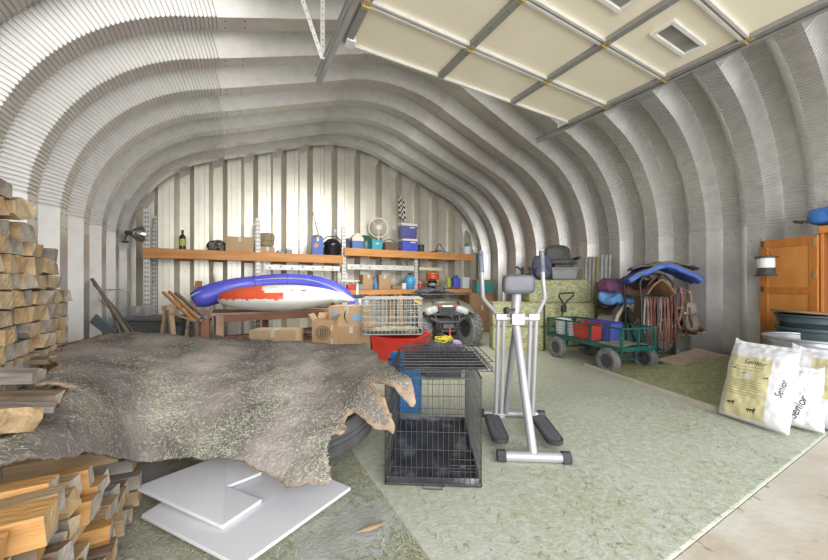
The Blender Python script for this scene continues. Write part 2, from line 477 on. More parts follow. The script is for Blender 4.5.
def log(c, L, w, h, mats, label, group, axis=(1, 0, 0), roll=0.0, npt=0, nm='firewood_log'):
    """one split log: an irregular prism along axis, end grain and sides in different wood"""
    k = npt or rnd.choice((4, 4, 4, 4, 5))
    pts = []
    for i in range(k):
        a = 2*PI*(i+0.5)/k+rnd.uniform(-.14, .14)
        ca, sa = math.cos(a), math.sin(a)
        m = max(abs(ca), abs(sa))**0.95
        pts.append((ca/m*w/2*rnd.uniform(.98, 1.1), sa/m*h/2*rnd.uniform(.98, 1.1)))
    z = Vector(axis).normalized(); x = V(0, 0, 1).cross(z).normalized(); y = z.cross(x)
    Mx = Matrix((x, y, z)).transposed() @ Matrix.Rotation(roll, 3, 'Z')
    rows = []; nseg = 4
    for s_ in range(nseg+1):
        f = s_/nseg; sc = rnd.uniform(.93, 1.0); o = (rnd.uniform(-.04, .04)*w, rnd.uniform(-.04, .04)*h)
        rows.append([Mx @ V(p[0]*sc+o[0], p[1]*sc+o[1], (f-.5)*L+(rnd.uniform(-.012, .012) if s_ in (0, nseg) else 0)) for p in pts])
    mb = MB(); vs = [p for r_ in rows for p in r_]
    fs = [(i*k+j, i*k+(j+1) % k, (i+1)*k+(j+1) % k, (i+1)*k+j) for i in range(nseg) for j in range(k)]
    mb.add(vs, fs, 1); mb.add(rows[0], [tuple(range(k-1, -1, -1))], 0); mb.add(rows[-1], [tuple(range(k))], 0)
    o = mb.build(nm, mats, loc=tuple(c), weld=False)
    if label: tag(o, label, 'firewood', group)
    return o
TL = 'split firewood log in the tall stack against the corrugated left wall'
TG = 'logs in the tall stack by the left wall'
y = 2.12
def topz(y): return 1.72 if y < 2.46 else 1.52 if y < 2.64 else 1.45 if y < 2.82 else 1.37 if y < 3.02 else 1.30 if y < 3.2 else 1.26
z = 0.0; row = 0
while z < 1.76:
    hh = rnd.uniform(.082, .10); y = 2.10+rnd.uniform(0, .08); 
    while y < 3.2:
        ww = rnd.choice((rnd.uniform(.08, .11), rnd.uniform(.1, .15)))
        if y+ww > 3.22: break
        if z+hh*0.6 < topz(y+ww/2):
            L = rnd.uniform(.36, .43)
            m0 = rnd.choice((0, 0, 0, 1, 2, 2, 3))
            if z < 0.75: m0 = rnd.choice((2, 2, 3, 0))
            log((-0.98-L/2+rnd.uniform(-.022, .02), y+ww/2, z+hh/2), L, ww-.003, hh-.002, [ends[m0], sides[rnd.choice((0, 1, 1, 2))]], TL, TG, roll=rnd.uniform(-.07, .07))
        y += ww
    z += hh; row += 1
log((-1.16, 2.58, 1.585), .42, .14, .12, [ends[0], sides[1]], 'round-cornered golden log resting on top of the tall stack, second highest', None, axis=(1, -.25, 0.02), npt=6)
log((-1.19, 2.98, 1.375), .40, .11, .09, [ends[2], sides[2]], 'dark grey weathered log lying on the stepped far end of the tall stack', None, axis=(1, .1, 0))

# low pile under the hide, its ends facing the room
LLb = 'split firewood log in the low pile under the draped hide'
LG = 'logs in the low pile under the hide'
z = 0.0
while z < 0.74:
    hh = rnd.uniform(.075, .10); y = 0.98+rnd.uniform(0, .05)
    while y < 2.42:
        ww = rnd.uniform(.075, .125)
        xf = -0.47+rnd.uniform(-.06, .03)+(0.03 if z < .2 else 0)
        L = rnd.uniform(.38, .46); yc = y+ww/2
        ztop = min(hide_z(xf-dx, yc, 0.07) for dx in (0.02, .12, .25, .38))
        lim = 0.63 if yc < 1.42 else 0.66
        if z+hh < min(ztop-0.035, lim) and y+ww < 2.44:
            m0 = rnd.choice((0, 2, 3, 4, 0, 1, 2)); sd = rnd.choice((3, 1, 2, 1, 0, 2))
            if z > .42: m0, sd = rnd.choice((4, 1, 0, 2)), rnd.choice((3, 3, 1))
            log((xf-L/2, yc, z+hh/2), L, ww-.004, hh-.003, [ends[m0], sides[sd]], LLb, LG, axis=(1, rnd.uniform(-.08, .08), 0), roll=rnd.uniform(-.1, .1))
        y += ww
    z += hh
# second row behind it, only its top layers are in sight left of the hide
z = 0.0
while z < 0.70:
    hh = rnd.uniform(.085, .105); y = 1.35
    while y < 2.06:
        ww = rnd.uniform(.09, .13); yc = y+ww/2
        if z+hh < min(min(hide_z(-1.0-dx, yc, 0.09) for dx in (0, .15, .3))-0.04, .68):
            if z > 0.3: log((-1.19+rnd.uniform(-.02, .02), yc, z+hh/2), .42, ww-.004, hh-.003, [ends[rnd.choice((0, 2, 3))], sides[rnd.choice((0, 1, 2))]], LLb, LG)
            else: log((-1.19, yc, z+hh/2), .42, ww-.004, hh-.003, [ends[2], sides[2]], LLb, LG)
        y += ww
    z += hh
def px_log(a, b, w, h, mi, si, label, npt=6):
    a, b = Vector(a), Vector(b)
    return log((a+b)/2, (b-a).length, w, h, [ends[mi], sides[si]], label, None, axis=b-a, npt=npt)
px_log(W(-40, 424, d=1.0), W(30, 418, d=1.16), .10, .075, 0, 1, 'round-ended pale log lying by the near left corner of the hide', 7)
px_log(W(-40, 407, d=1.1), W(52, 407, d=1.28), .11, .035, 3, 2, 'flat pale slab of wood lying left of the hide')
px_log(W(-50, 398, d=1.2), W(60, 396, d=1.38), .12, .05, 2, 0, 'brown bark-covered log lying just left of the hide edge')
px_log(W(-30, 377, d=1.45), W(38, 376, d=1.55), .12, .08, 2, 2, 'grey weathered log lying left of the hide below its frayed edge')
px_log(W(-30, 362, d=1.75), W(50, 360, d=1.9), .12, .045, 0, 0, 'thin tan-topped log lying behind the grey weathered log')

# ------------------------------------------------------------------ tyre and white boards under the hide
rubber = mat('dusty_black_rubber', (0.055, 0.055, 0.058), 0.7, 0, (0.10, 0.10, 0.10), 9, 0.2, 60)
def tyre_mesh(r, wd, rim, n=40, tread=True):
    mb = MB(); h = wd/2
    prof = [(rim, -h*.75), (rim+.02, -h*.95), ((r+rim)/2, -h), (r*.955, -h*.86), (r, -h*.62), (r, -h*.22), (r-.006, -h*.2), (r-.006, -h*.12), (r, -h*.1), (r, h*.1), (r-.006, h*.12), (r-.006, h*.2), (r, h*.22), (r, h*.62), (r*.955, h*.86), ((r+rim)/2, h), (rim+.02, h*.95), (rim, h*.75), (rim-.004, 0)]
    mb.lathe(prof, n, closed=True)
    return mb
t = tyre_mesh(.315, .20, .20).build('car_tyre', rubber, sharp=35)
t.location = W(327, 428, d=2.32)
t.rotation_euler = Matrix.Rotation(R(-15), 3, V(T_S, T_C, 0)).to_euler()
tag(t, 'worn black car tyre propped at a slant under the hide', 'tyre')
white_m = mat('white_plastic_board', (0.80, 0.80, 0.83), 0.35, 0, (0.76, 0.76, 0.8), 4)
def board(pix, zs, th, notch=None):
    p = [W(u, v, Z=zz) for (u, v), zz in zip(pix, zs)]
    mb = MB(); n = len(p)
    mb.add([q for q in p]+[q-V(0, 0, th) for q in p], [tuple(range(n-1, -1, -1)), tuple(range(n, 2*n))]+[(i, n+i, n+(i+1) % n, (i+1) % n) for i in range(n)])
    mb.f[0], mb.f[1] = list(range(n)), list(range(2*n-1, n-1, -1))
    return mb
bb = board([(351, 487), (250, 444), (141, 515), (240, 566)], [.02, .02, .02, .02], .018).build('white_board', white_m, bev=0.004)
tag(bb, 'lower white plastic board lying flat on the ground, larger and nearer the camera', 'board')
# upper board: an L-shaped sheet stepped over the lower one
bt = board([(135, 487), (228, 452), (262, 472), (227, 486), (262, 499), (222, 526)], [.08, .08, .045, .045, .04, .04], .018).build('white_board', white_m, bev=0.004)
tag(bt, 'upper white notched board tilted on top of another white board under the hide', 'board')

# ------------------------------------------------------------------ black wire dog crate with a folded one on top
wire_b = mat('black_wire', (0.085, 0.085, 0.088), 0.4, 0.4)
tray_m = mat('scuffed_black_tray', (0.025, 0.027, 0.035), 0.5, 0, (0.07, 0.075, 0.09), 6, 0.1, 40, lo=0.4, hi=0.7, col3=(0.26, 0.26, 0.28), scale3=7, lo3=0.54, hi3=0.75)
def wire_panel(mb, o, ax, ay, w, h, dx, dy, r, rf=None, n=4):
    """a welded wire panel: o corner, ax/ay unit vectors"""
    o, ax, ay = Vector(o), Vector(ax), Vector(ay); rf = rf or r*1.7
    k = max(2, round(w/dx))
    for i in range(k+1): mb.tube([o+ax*(w*i/k), o+ax*(w*i/k)+ay*h], rf if i in (0, k) else r, n, caps=False)
    k = max(2, round(h/dy)); off = ax.cross(ay)*r*1.6
    for i in range(k+1): mb.tube([o+ay*(h*i/k)+off, o+ax*w+ay*(h*i/k)+off], rf if i in (0, k) else r*1.25, n, caps=False)
def make_crate(name, label, loc, rz, w, l, h, wm, tm, dx, dy, r, tray_h=.035, door=True):
    t = thing(name, label, 'dog crate', loc, rz)
    for nm, o, ax, ay, a, b in (('front_panel', (-w/2, 0, .01), (1, 0, 0), (0, 0, 1), w, h), ('back_panel', (-w/2, l, .01), (1, 0, 0), (0, 0, 1), w, h), ('side_panel', (-w/2, 0, .01), (0, 1, 0), (0, 0, 1), l, h), ('side_panel', (w/2, 0, .01), (0, 1, 0), (0, 0, 1), l, h), ('top_panel', (-w/2, 0, h+.01), (1, 0, 0), (0, 1, 0), w, l)):
        mb = MB(); wire_panel(mb, o, ax, ay, a, b, dx, dy if nm != 'top_panel' else .11, r)
        p = mb.build(nm, wm, t)
        if nm == 'front_panel' and door:
            mb = MB()
            mb.tube([(w*.18, -.008, .10), (w*.45, -.008, .10), (w*.45, -.008, .17), (w*.18, -.008, .17)], r*1.5, 6, closed=True)
            mb.tube([(w*.18, -.008, .135), (w*.45, -.008, .135)], r*1.5, 6); mb.box((w*.31, -.012, .135), (.03, .008, .016))
            mb.build('latch', wm, p)
            mb = MB(); mb.tube([(-.06, -.006, .018), (-.055, -.03, .006), (.055, -.03, .006), (.06, -.006, .018)], r*1.6, 6); mb.build('tray_handle', wm, p)
    mb = MB(); a, b = w/2-.012, l-.012
    mb.box((0, l/2, .016), (w-.02, l-.02, .008))
    for x in (-a, a): mb.box((x, l/2, .016+tray_h/2), (.01, l-.02, tray_h))
    for y in (.012, b): mb.box((0, y, .016+tray_h/2), (w-.02, .01, tray_h))
    mb.build('tray', tm, t, bev=.003)
    return t
CW, CLN, CH = .565, .92, .63
CR = R(-31.9)
cl = W(385, 486, Z=0).lerp(W(481, 488, Z=0), .5)
cl.z = 0
make_crate('dog_crate', 'black wire dog crate standing on the floor, empty, with a black tray', cl, CR, CW, CLN, CH, wire_b, tray_m, .031, .105, .0019)
def folded_crate(loc, rz, w, l):
    t = thing('folded_dog_crate', 'black wire dog crate folded flat, lying on top of the standing crate', 'dog crate', loc, rz)
    for k in range(4):
        mb = MB(); a = (0, .02, -.015, .01)[k]; b = (0, .01, .02, 0)[k]
        wire_panel(mb, (-w/2+a, b, .006+k*.02), (1, 0, 0), (0, 1, 0), w-abs(a), l-b-.01*k, .034, .085, .002)
        mb.build(('base_panel', 'side_panel', 'end_panel', 'top_panel')[k], wire_b, t)
    mb = MB(); mb.box((0, l/2, .014), (w-.05, l-.05, .006)); mb.build('tray', tray_m, t)
    return t
fc = W(447, 371, Z=.66); fc.z = .648
folded_crate(fc, R(-29), .57, .60)

# ------------------------------------------------------------------ glider exercise machine
silver = mat('silver_painted_tube', (0.50, 0.50, 0.53), 0.38, 0.3, (0.46, 0.46, 0.49), 4)
blk = mat('matte_black_plastic', (0.045, 0.045, 0.05), 0.55, 0, (0.06, 0.06, 0.065), 8)
foam = mat('grey_foam_grip', (0.11, 0.125, 0.18), 0.8, 0, (0.24, 0.26, 0.31), 20)
pad_m = mat('grey_vinyl_pad', (0.12, 0.125, 0.155), 0.3, 0, (0.09, 0.095, 0.12), 12)
eo = W(500, 462, Z=0).lerp(W(567, 462, Z=0), .5)
g = thing('exercise_glider', 'silver standing glider exercise machine with black foot pads on open floor', 'exercise machine', (eo.x, eo.y, 0), R(-32.5))
mb = MB(); mb.tube([(-.19, 0, .035), (.19, 0, .035)], .032, 14); b_ = mb.build('base_bar', silver, g)
for sx in (-1, 1):
    mb = MB(); mb.tube([(sx*.185, 0, .035), (sx*.24, 0, .035)], .042, 8); mb.build('end_cap', blk, b_)
mb = MB(); mb.tube([(-.24, .74, .035), (.27, .74, .035)], .026, 12); b_ = mb.build('rear_base_bar', silver, g)
for sx in (-.25, .28):
    mb = MB(); mb.tube([(sx-.03, .74, .035), (sx+.03, .74, .035)], .036, 12); mb.build('end_cap', blk, b_)
mb = MB(); mb.tube([(0, .01, .05), (-.005, .20, .40), (-.01, .40, .80), (-.01, .455, .92), (-.005, .47, 1.0), (0, .45, 1.14)], [.030]*4+[.036, .040], 14); mb.build('post', silver, g)
mb = MB(); mb.tube([(-.03, .73, .05), (-.02, .56, .55), (-.01, .44, .86)], .026, 12); mb.build('rear_leg', mat('grey_painted_tube', (0.36, 0.37, 0.39), 0.4, 0.3), g)
mb = MB(); mb.tube([(-.155, .44, .915), (.155, .44, .915)], .022, 10); mb.box((-.005, .425, .915), (.10, .09, .09)); mb.build('axle', silver, g, bev=.004)
mb = MB(); mb.ell((0, .40, 1.19), (.255, .075, .155), e=4.5, n=28, m=16); p_ = mb.build('chest_pad', pad_m, g)
mb = MB(); mb.tube([(-.03, .40, .99), (-.085, .37, .985)], .012, 8); mb.lathe([(.012, 0), (.028, .006), (.028, .03), (.02, .036)], 12, (-.085, .37, .985), Euler((0, R(-90), R(20))).to_matrix()); mb.build('adjusting_knob', blk, g)
for sx in (-1, 1):
    mb = MB()
    for dx in (.0, .045): mb.tube([(sx*(.105+dx), .44, .93), (sx*(.105+dx), .55, .10)], .0165, 10)
    mb.box((sx*.1275, .44, .93), (.085, .05, .05)); mb.box((sx*.1275, .55, .095), (.09, .06, .035))
    mb.build('swing_arm', silver, g, bev=.003)
    mb = MB(); mb.tube([(sx*.15, .44, .92), (sx*.155, .45, .945), (sx*.245, .55, 1.055), (sx*.255, .57, 1.09), (sx*.255, .60, 1.20), (sx*.26, .66, 1.46)], .018, 12); hb = mb.build('handlebar', silver, g)
    mb = MB(); mb.tube([(sx*.257, .622, 1.29), (sx*.26, .662, 1.475)], .0215, 12); mb.build('grip', foam, hb)
    # foot pad: long rounded tray with a raised rim
    mb = MB(); poly = []
    for k in range(9): a = PI+PI*k/8; poly.append((math.cos(a)*.062, .16+.06+math.sin(a)*.062-.06))
    poly = [(.062, .50), (.045, .53), (-.045, .53), (-.062, .50)]+poly
    mb.prism(poly, .03, (sx*.19, 0, .06), Matrix.Rotation(R(2), 3, 'X'))
    mb.prism([(p[0]*.8, (p[1]-.33)*.9+.33) for p in poly], .004, (sx*.19, 0, .0885), Matrix.Rotation(R(2), 3, 'X'), 1)
    mb.build('foot_pad', [blk, mat('ribbed_black_tread', (0.08, 0.085, 0.10), 0.7, 0, (0.12, 0.125, 0.14), 40, 0.4, 80, stretch=(1, .1, 1))], g, bev=.004)

# ------------------------------------------------------------------ hay bales
hay_m = mat('green_hay', (0.31, 0.33, 0.17), 0.95, 0, (0.53, 0.53, 0.33), 30, 1.0, 70, detail=10, stretch=(.6, 1, 1.6), lo=.4, hi=.62, col3=(0.16, 0.18, 0.07), scale3=22, lo3=.6, hi3=.75)
twine = mat('orange_twine', (0.55, 0.4, 0.2), 0.8)
def bale_mesh(L, D, H, seed):
    mb = MB(); n = 22
    def face(o, a, b, na, nb):
        o, a, b = Vector(o), Vector(a), Vector(b); nr_ = a.cross(b).normalized()
        def fn(i, j):
            p = o+a*i+b*j; q = p*16+V(seed*7, 0, 0)
            e = min(i, 1-i, .12)/.12; f = min(j, 1-j, .12)/.12
            return p+nr_*((noise.noise(q)*.012+noise.noise(q*2.3)*.010)*min(e, f)-.012*(2-e-f))
        mb.grid(fn, na, nb)
    face((-L/2, -D/2, 0), (L, 0, 0), (0, 0, H), 40, 18); face((L/2, D/2, 0), (-L, 0, 0), (0, 0, H), 40, 18)
    face((-L/2, D/2, 0), (0, -D, 0), (0, 0, H), 20, 18); face((L/2, -D/2, 0), (0, D, 0), (0, 0, H), 20, 18)
    face((-L/2, -D/2, H), (L, 0, 0), (0, D, 0), 40, 20); face((-L/2, D/2, 0), (L, 0, 0), (0, -D, 0), 30, 12)
    return mb
BR = R(-33)
HG = 'green hay bales stacked against the right wall'
def bale(u0, u1, d, zb, L, label, seed, H=.42, D=.42):
    c = W((u0+u1)/2, 283, d=d); fw = V(T_S, T_C, 0)
    c = c+fw*D*.5; c.z = zb
    o = thing('hay_bale', label, 'hay bale', c, BR, HG)
    bale_mesh(L, D, H, seed).build('hay', hay_m, o, sharp=180)
    for dy in (-.12, .12):
        mb = MB(); a, b = L/2+.004, H+.003
        mb.tube([(-a, dy, -.001), (a, dy, -.001), (a, dy, b), (-a, dy, b)], .003, 5, closed=True); mb.build('twine', twine, o)
    return o
bale(493, 545, 5.88, 0.0, .88, 'green hay bale on the floor at the left end of the bottom course', 1)
bale(546, 598, 5.88, 0.0, .88, 'green hay bale on the floor behind the green cart, right in the bottom course', 2)
bale(493, 545, 5.88, .43, .88, 'green hay bale in the middle course, left, behind the glider pad', 3)
bale(546, 596, 5.88, .43, .86, 'green hay bale in the middle course, right, directly under the top bale', 4)
bale(531, 589, 5.91, .86, 1.04, 'topmost green hay bale carrying the black mower seat', 5, H=.395)

# things on the hay
fab_b = mat('black_fabric', (0.05, 0.05, 0.06), 0.8, 0, (0.08, 0.08, 0.10), 12, .3)
vinyl = mat('cracked_black_vinyl', (0.06, 0.058, 0.055), 0.5, 0, (0.11, 0.105, 0.095), 14, .2)
st = thing('mower_seat', 'black high-backed mower seat standing on the grey tote on the hay', 'seat', W(561, 262, d=6.1)-V(0, 0, .05), -YAW)
mb = MB(); mb.ell((0, 0, .10), (.54, .46, .12), e=3, n=28, m=12); mb.build('cushion', vinyl, st)
mb = MB(); mb.ell((.03, .17, .26), (.48, .13, .36), rot=(R(-10), 0, 0), e=3.2, n=28, m=14); mb.build('backrest', vinyl, st)
for sx in (-1, 1):
    mb = MB(); mb.tube([(sx*.28, .16, .05), (sx*.30, .14, .17), (sx*.30, -.14, .18)], .028, 10); mb.build('armrest', blk, st)
mb = MB(); mb.box((0, 0, .025), (.34, .36, .05)); mb.build('seat_base', blk, st)
grey_pl = mat('grey_plastic', (0.22, 0.23, 0.24), 0.5, 0, (0.27, 0.28, 0.29), 6)
tt = W(560, 279, d=6.1)
tt.z = 1.262
t = thing('grey_tote', 'low grey plastic tote on the top hay bale, under the mower seat', 'tote', tt, -YAW)
mb = MB(); mb.box((0, 0, .095), (.42, .38, .19), taper=1.1); mb.build('tub', grey_pl, t, bev=.02)
mb = MB(); mb.box((0, 0, .20), (.52, .46, .03)); mb.build('lid', grey_pl, t, bev=.01)
st.location = tt+V(0, 0, .215)
mb = MB(); q = W(542, 279, d=5.98); q.z = 1.262
mb.ell((0, 0, .23), (.34, .26, .46), e=2.8, n=24, m=16, jit=.03, seed=3)
t = thing('backpack', 'dark navy backpack standing on the hay left of the mower seat', 'bag', q, -YAW-.2)
navy = mat('navy_bag_cloth', (0.05, 0.055, 0.10), 0.75, 0, (0.09, 0.095, 0.15), 8, .3)
mb.build('body', navy, t)
mb = MB(); mb.ell((-.02, -.13, .13), (.24, .10, .20), e=3, n=20, m=10); mb.build('front_pocket', navy, t)
mb = MB(); mb.tube([(-.04, 0, .45), (-.03, 0, .50), (.03, 0, .50), (.04, 0, .45)], .01, 8); mb.build('carry_loop', blk, t)
q = W(526, 279, d=6.0); q.z = 1.262
t = thing('reel', 'small black winch-like reel on the hay beside the backpack', 'reel', q, -YAW)
mb = MB(); mb.box((0, 0, .02), (.16, .16, .04)); mb.build('base', blk, t, bev=.005)
mb = MB(); mb.lathe([(.03, -.07), (.10, -.065), (.10, -.05), (.04, -.045), (.04, .045), (.10, .05), (.10, .065), (.03, .07)], 18, (0, 0, .13), Euler((0, PI/2, 0)).to_matrix()); mb.build('drum', vinyl, t)
mb = MB(); mb.tube([(-.07, 0, .15), (-.17, -.03, .23), (-.2, -.03, .21)], .018, 8); mb.build('crank', blk, t)
# pale tubular frame behind the glider pad
q = W(516, 300, d=6.6); q.z = 0
t = thing('tube_frame', 'pale grey square-tube frame standing behind the left hay bales', 'frame', q, -YAW)
mb = MB(); gt = mat('grey_square_tube', (0.45, 0.44, 0.42), .5, .4)
for x in (-.25, .22): mb.bar((x, 0, 0), (x, 0, 1.36 if x < 0 else 1.42), .035, .035)
mb.build('upright', gt, t)
mb = MB(); mb.bar((-.27, 0, 1.34), (.36, 0, 1.38), .035, .035, up=(0, 1, 0)); mb.build('crossbar', gt, t)

# corrugated roofing sheets leaning upright behind the hay
sheet_m = mat('old_galvanised_sheet', (0.66, 0.66, 0.65), 0.45, 0.3, (0.48, 0.48, 0.47), 7, .1)
yel = mat('yellowed_sheet', (0.6, 0.5, 0.25), 0.5, 0.3)
def corr_sheet(w, h, waves, amp, m):
    mb = MB()
    n = waves*10
    mb.grid(lambda i, j: V((i-.5)*w, math.sin(i*waves*2*PI)*amp, j*h), n, 1)
    return mb
for k, (y, wd, h, m, lb) in enumerate(((3.92, .23, 1.70, sheet_m, 'narrow corrugated metal sheet leaning at the left of the upright sheets'), (3.765, .07, 1.69, yel, 'yellowed strip of corrugated sheet between the leaning metal sheets'), (3.61, .23, 1.72, sheet_m, 'corrugated metal sheet leaning at the right, beside the colourful saddle blankets'))):
    o = corr_sheet(wd, h, 3 if k != 1 else 1, .018, m).build('corrugated_sheet', m, solid=.002, loc=(5.86, y, 0), rot=(R(-3.5), 0, R(-90)))
    tag(o, lb, 'metal sheet', 'metal sheets leaning behind the hay')

# ------------------------------------------------------------------ green mesh garden cart
green = mat('dark_green_paint', (0.012, 0.09, 0.08), 0.45, 0.1, (0.018, 0.12, 0.105), 8, col3=(0.2, 0.24, 0.16), scale3=25, lo3=.62, hi3=.75)
wrub = mat('dusty_grey_rubber', (0.13, 0.13, 0.13), 0.75, 0, (0.2, 0.2, 0.195), 14, .2, 50)
hub_m = mat('dark_wheel_rim', (0.08, 0.085, 0.09), 0.5, 0.3)
c0, c1 = V(4.404, 2.625, 0), V(4.632, 3.593, 0)
ux = (c1-c0).normalized(); cart_rz = math.atan2(-ux.x, ux.y)
uy = V(ux.y, -ux.x, 0)
co = c0+uy*.32
cart = thing('garden_cart', 'dark green four-wheeled mesh garden cart parked before the hay bales', 'cart', (co.x, co.y, 0), cart_rz)
CWD, CL0, CL1, CZ = .56, -.17, 1.27, .335
mb = MB()
for x in (-CWD/2, CWD/2): mb.box((x, (CL0+CL1)/2, CZ), (.03, CL1-CL0, .055))
for y in (CL0, CL1): mb.box((0, y, CZ), (CWD+.03, .03, .055))
for y in (.0, .3, .6, .95): mb.box((0, y, CZ-.01), (CWD, .025, .03))
mb.build('bed_frame', green, cart, bev=.003)
mb = MB(); wire_panel(mb, (-CWD/2, CL0, CZ+.02), (1, 0, 0), (0, 1, 0), CWD, CL1-CL0, .04, .04, .002); mb.build('bed_mesh', green, cart)
PT = .27
for x in (-CWD/2, CWD/2):
    mb = MB()
    for y in (CL0, CL0+.50, CL0+1.0, CL1): mb.bar((x, y, CZ), (x, y, CZ+PT), .024, .024)
    mb.bar((x, CL0, CZ+PT), (x, CL1, CZ+PT), .024, .024, up=(1, 0, 0))
    p = mb.build('side_rail', green, cart)
    mb = MB(); wire_panel(mb, (x, CL0, CZ+.03), (0, 1, 0), (0, 0, 1), CL1-CL0, PT-.03, .05, .05, .0016); mb.build('rail_mesh', green, p)
for y in (CL0, CL1):
    mb = MB()
    for x in (-.27, 0, .27): mb.bar((x, y, CZ), (x, y, CZ+PT), .022, .022)
    mb.bar((-CWD/2, y, CZ+PT), (CWD/2, y, CZ+PT), .024, .024, up=(0, 1, 0))
    p = mb.build('end_rail', green, cart)
    mb = MB(); wire_panel(mb, (-CWD/2, y, CZ+.03), (1, 0, 0), (0, 0, 1), CWD, PT-.03, .045, .045, .0018); mb.build('rail_mesh', green, p)
WR = .165
def wheel_parts(par, c, r, wd, ax='X', rz=0.0):
    m_ = Matrix.Rotation(rz, 3, 'Z') @ Euler((0, PI/2, 0)).to_matrix()
    h = wd/2
    mb = MB(); mb.lathe([(r*.56, -h*.8), (r*.7, -h), (r*.9, -h*.95), (r*.985, -h*.55), (r, 0), (r*.985, h*.55), (r*.9, h*.95), (r*.7, h), (r*.56, h*.8)], 32, c, m_, closed=True)
    for k in range(36):
        a = 2*PI*k/36
        for sd in (-1, 1):
            p = m_ @ V(math.cos(a+sd*.04)*r*.985, math.sin(a+sd*.04)*r*.985, sd*h*.42)+Vector(c)
            mb.box(p, (.012, .014, h*.6), m_ @ Matrix.Rotation(a, 3, 'Z'))
    ty = mb.build('tyre', wrub, par)
    mb = MB(); mb.lathe([(r*.57, -h*.7), (r*.52, -h*.75), (r*.46, -h*.3), (r*.2, -h*.2), (r*.16, -h*.9), (.0, -h*.9)], 24, c, m_); mb.lathe([(.0, h*.9), (r*.16, h*.9), (r*.2, h*.2), (r*.46, h*.3), (r*.52, h*.75), (r*.57, h*.7)], 24, c, m_)
    for sd in (-1, 1):
        for k in range(5):
            a = 2*PI*k/5; mb.lathe([(.008, 0), (.008, .006)], 6, m_ @ V(math.cos(a)*r*.3, math.sin(a)*r*.3, sd*h*.25)+Vector(c), m_)
    mb.build('rim', hub_m, ty)
for y in (0.0, .99):
    mb = MB(); mb.tube([(-.30, y, WR), (.30, y, WR)], .012, 8)
    for x in (-.15, .15): mb.bar((x, y, WR), (x*.7, y, CZ-.02), .03, .02)
    mb.build('axle', green, cart)
    for x in (-.32, .32): wheel_parts(cart, (x, y, WR), WR, .10)
mb = MB(); hp = [(0, CL1+.04, .22), (0, CL1+.05, .5), (0, CL1-.04, .74)]
mb.tube(hp, .013, 8); ho = mb.build('drawbar', blk, cart)
mb = MB(); mb.box((0, CL1-.05, .76), (.07, .06, .12)); mb.tube([(0, CL1-.06, .81), (-.03, CL1-.07, .86), (-.14, CL1-.10, .97), (-.135, CL1-.11, 1.02), (.15, CL1-.11, 1.035), (.16, CL1-.10, .99), (.03, CL1-.07, .87), (0, CL1-.06, .81)], .016, 8); mb.build('handle', blk, ho, bev=.004)
mb = MB(); mb.grid(lambda i, j: V((i-.5)*.54, CL0+.02+j*.45, CZ+.026+.035*(1-abs(2*i-1)**2)*(1-j)+.01*noise.noise(V(i*9, j*9, 0))), 24, 24)
o = mb.build('loose_hay', hay_m, solid=.003, loc=cart.location, rot=cart.rotation_euler); tag(o, 'loose green hay lying on the near end of the garden cart bed', 'hay', kind='stuff')
def cart_w(x, y, z): return cart.location+Matrix.Rotation(cart_rz, 3, 'Z') @ V(x, y, z)
def tub(name, label, cat, loc, rz, w, d, h, m, taper=1.12, bail=False, m2=None):
    t = thing(name, label, cat, loc, rz)
    mb = MB(); a, b = w/2/taper, d/2/taper
    th = .008
    mb.box((0, 0, th/2), (2*a, 2*b, th))
    for sx, sy in ((1, 0), (-1, 0), (0, 1), (0, -1)):
        if sx: vs = [(sx*a, -b, 0), (sx*a, b, 0), (sx*w/2, d/2, h), (sx*w/2, -d/2, h)]
        else: vs = [(-a, sy*b, 0), (a, sy*b, 0), (w/2, sy*d/2, h), (-w/2, sy*d/2, h)]
        vs = [Vector(p) for p in vs]; nn = V(sx, sy, 0)*th
        mb.add(vs+[p-nn for p in vs], [(0, 1, 2, 3), (7, 6, 5, 4), (0, 4, 5, 1), (1, 5, 6, 2), (2, 6, 7, 3), (3, 7, 4, 0)])
    mb.build('body', m, t)
    mb = MB(); mb.tube([(-w/2, -d/2, h), (w/2, -d/2, h), (w/2, d/2, h), (-w/2, d/2, h)], .012, 6, closed=True); mb.build('rim', m2 or m, t)
    return t
red_pl = mat('red_plastic', (0.70, 0.05, 0.035), 0.4, 0, (0.6, 0.04, 0.03), 6)
blue_pl = mat('blue_plastic', (0.10, 0.13, 0.55), 0.4, 0, (0.08, 0.10, 0.45), 6)
tub('feed_tub', 'red plastic tub in the middle of the green garden cart', 'tub', cart_w(-.14, .55, CZ+.026), cart_rz, .22, .34, .235, red_pl)
tub('feed_tub', 'blue plastic tub beside the red tub in the green garden cart', 'tub', cart_w(.10, .50, CZ+.026), cart_rz, .22, .48, .255, blue_pl)
def bucket(name, label, loc, r, h, m, rz=0, handle=True, cat='bucket', taper=.86):
    t = thing(name, label, cat, loc, rz)
    mb = MB(); mb.lathe([(0, 0), (r*taper, 0), (r*.97, h*.86), (r*1.04, h*.87), (r*1.04, h*.9), (r, h*.91), (r, h), (r*.95, h), (r*taper*.95, .012), (0, .012)], 28); mb.build('body', m, t)
    if handle:
        mb = MB(); mb.tube([V(math.cos(a)*r*1.04, -.25*r-math.sin(a)*r*.25, h*.88-math.sin(a)*r*.9) for a in [PI*k/14 for k in range(15)]], .0035, 6); mb.build('handle', rail_m, t)
    return t
white_b = mat('white_bucket_plastic', (0.72, 0.74, 0.78), 0.4, 0, (0.68, 0.7, 0.74), 5)
bucket('bucket', 'white plastic bucket at the far end of the green garden cart', cart_w(-.13, 1.08, CZ+.026), .125, .25, white_b, cart_rz)
bucket('bucket', 'greyish white bucket next to the red tub in the garden cart', cart_w(-.13, .84, CZ+.026), .10, .22, white_b, cart_rz)

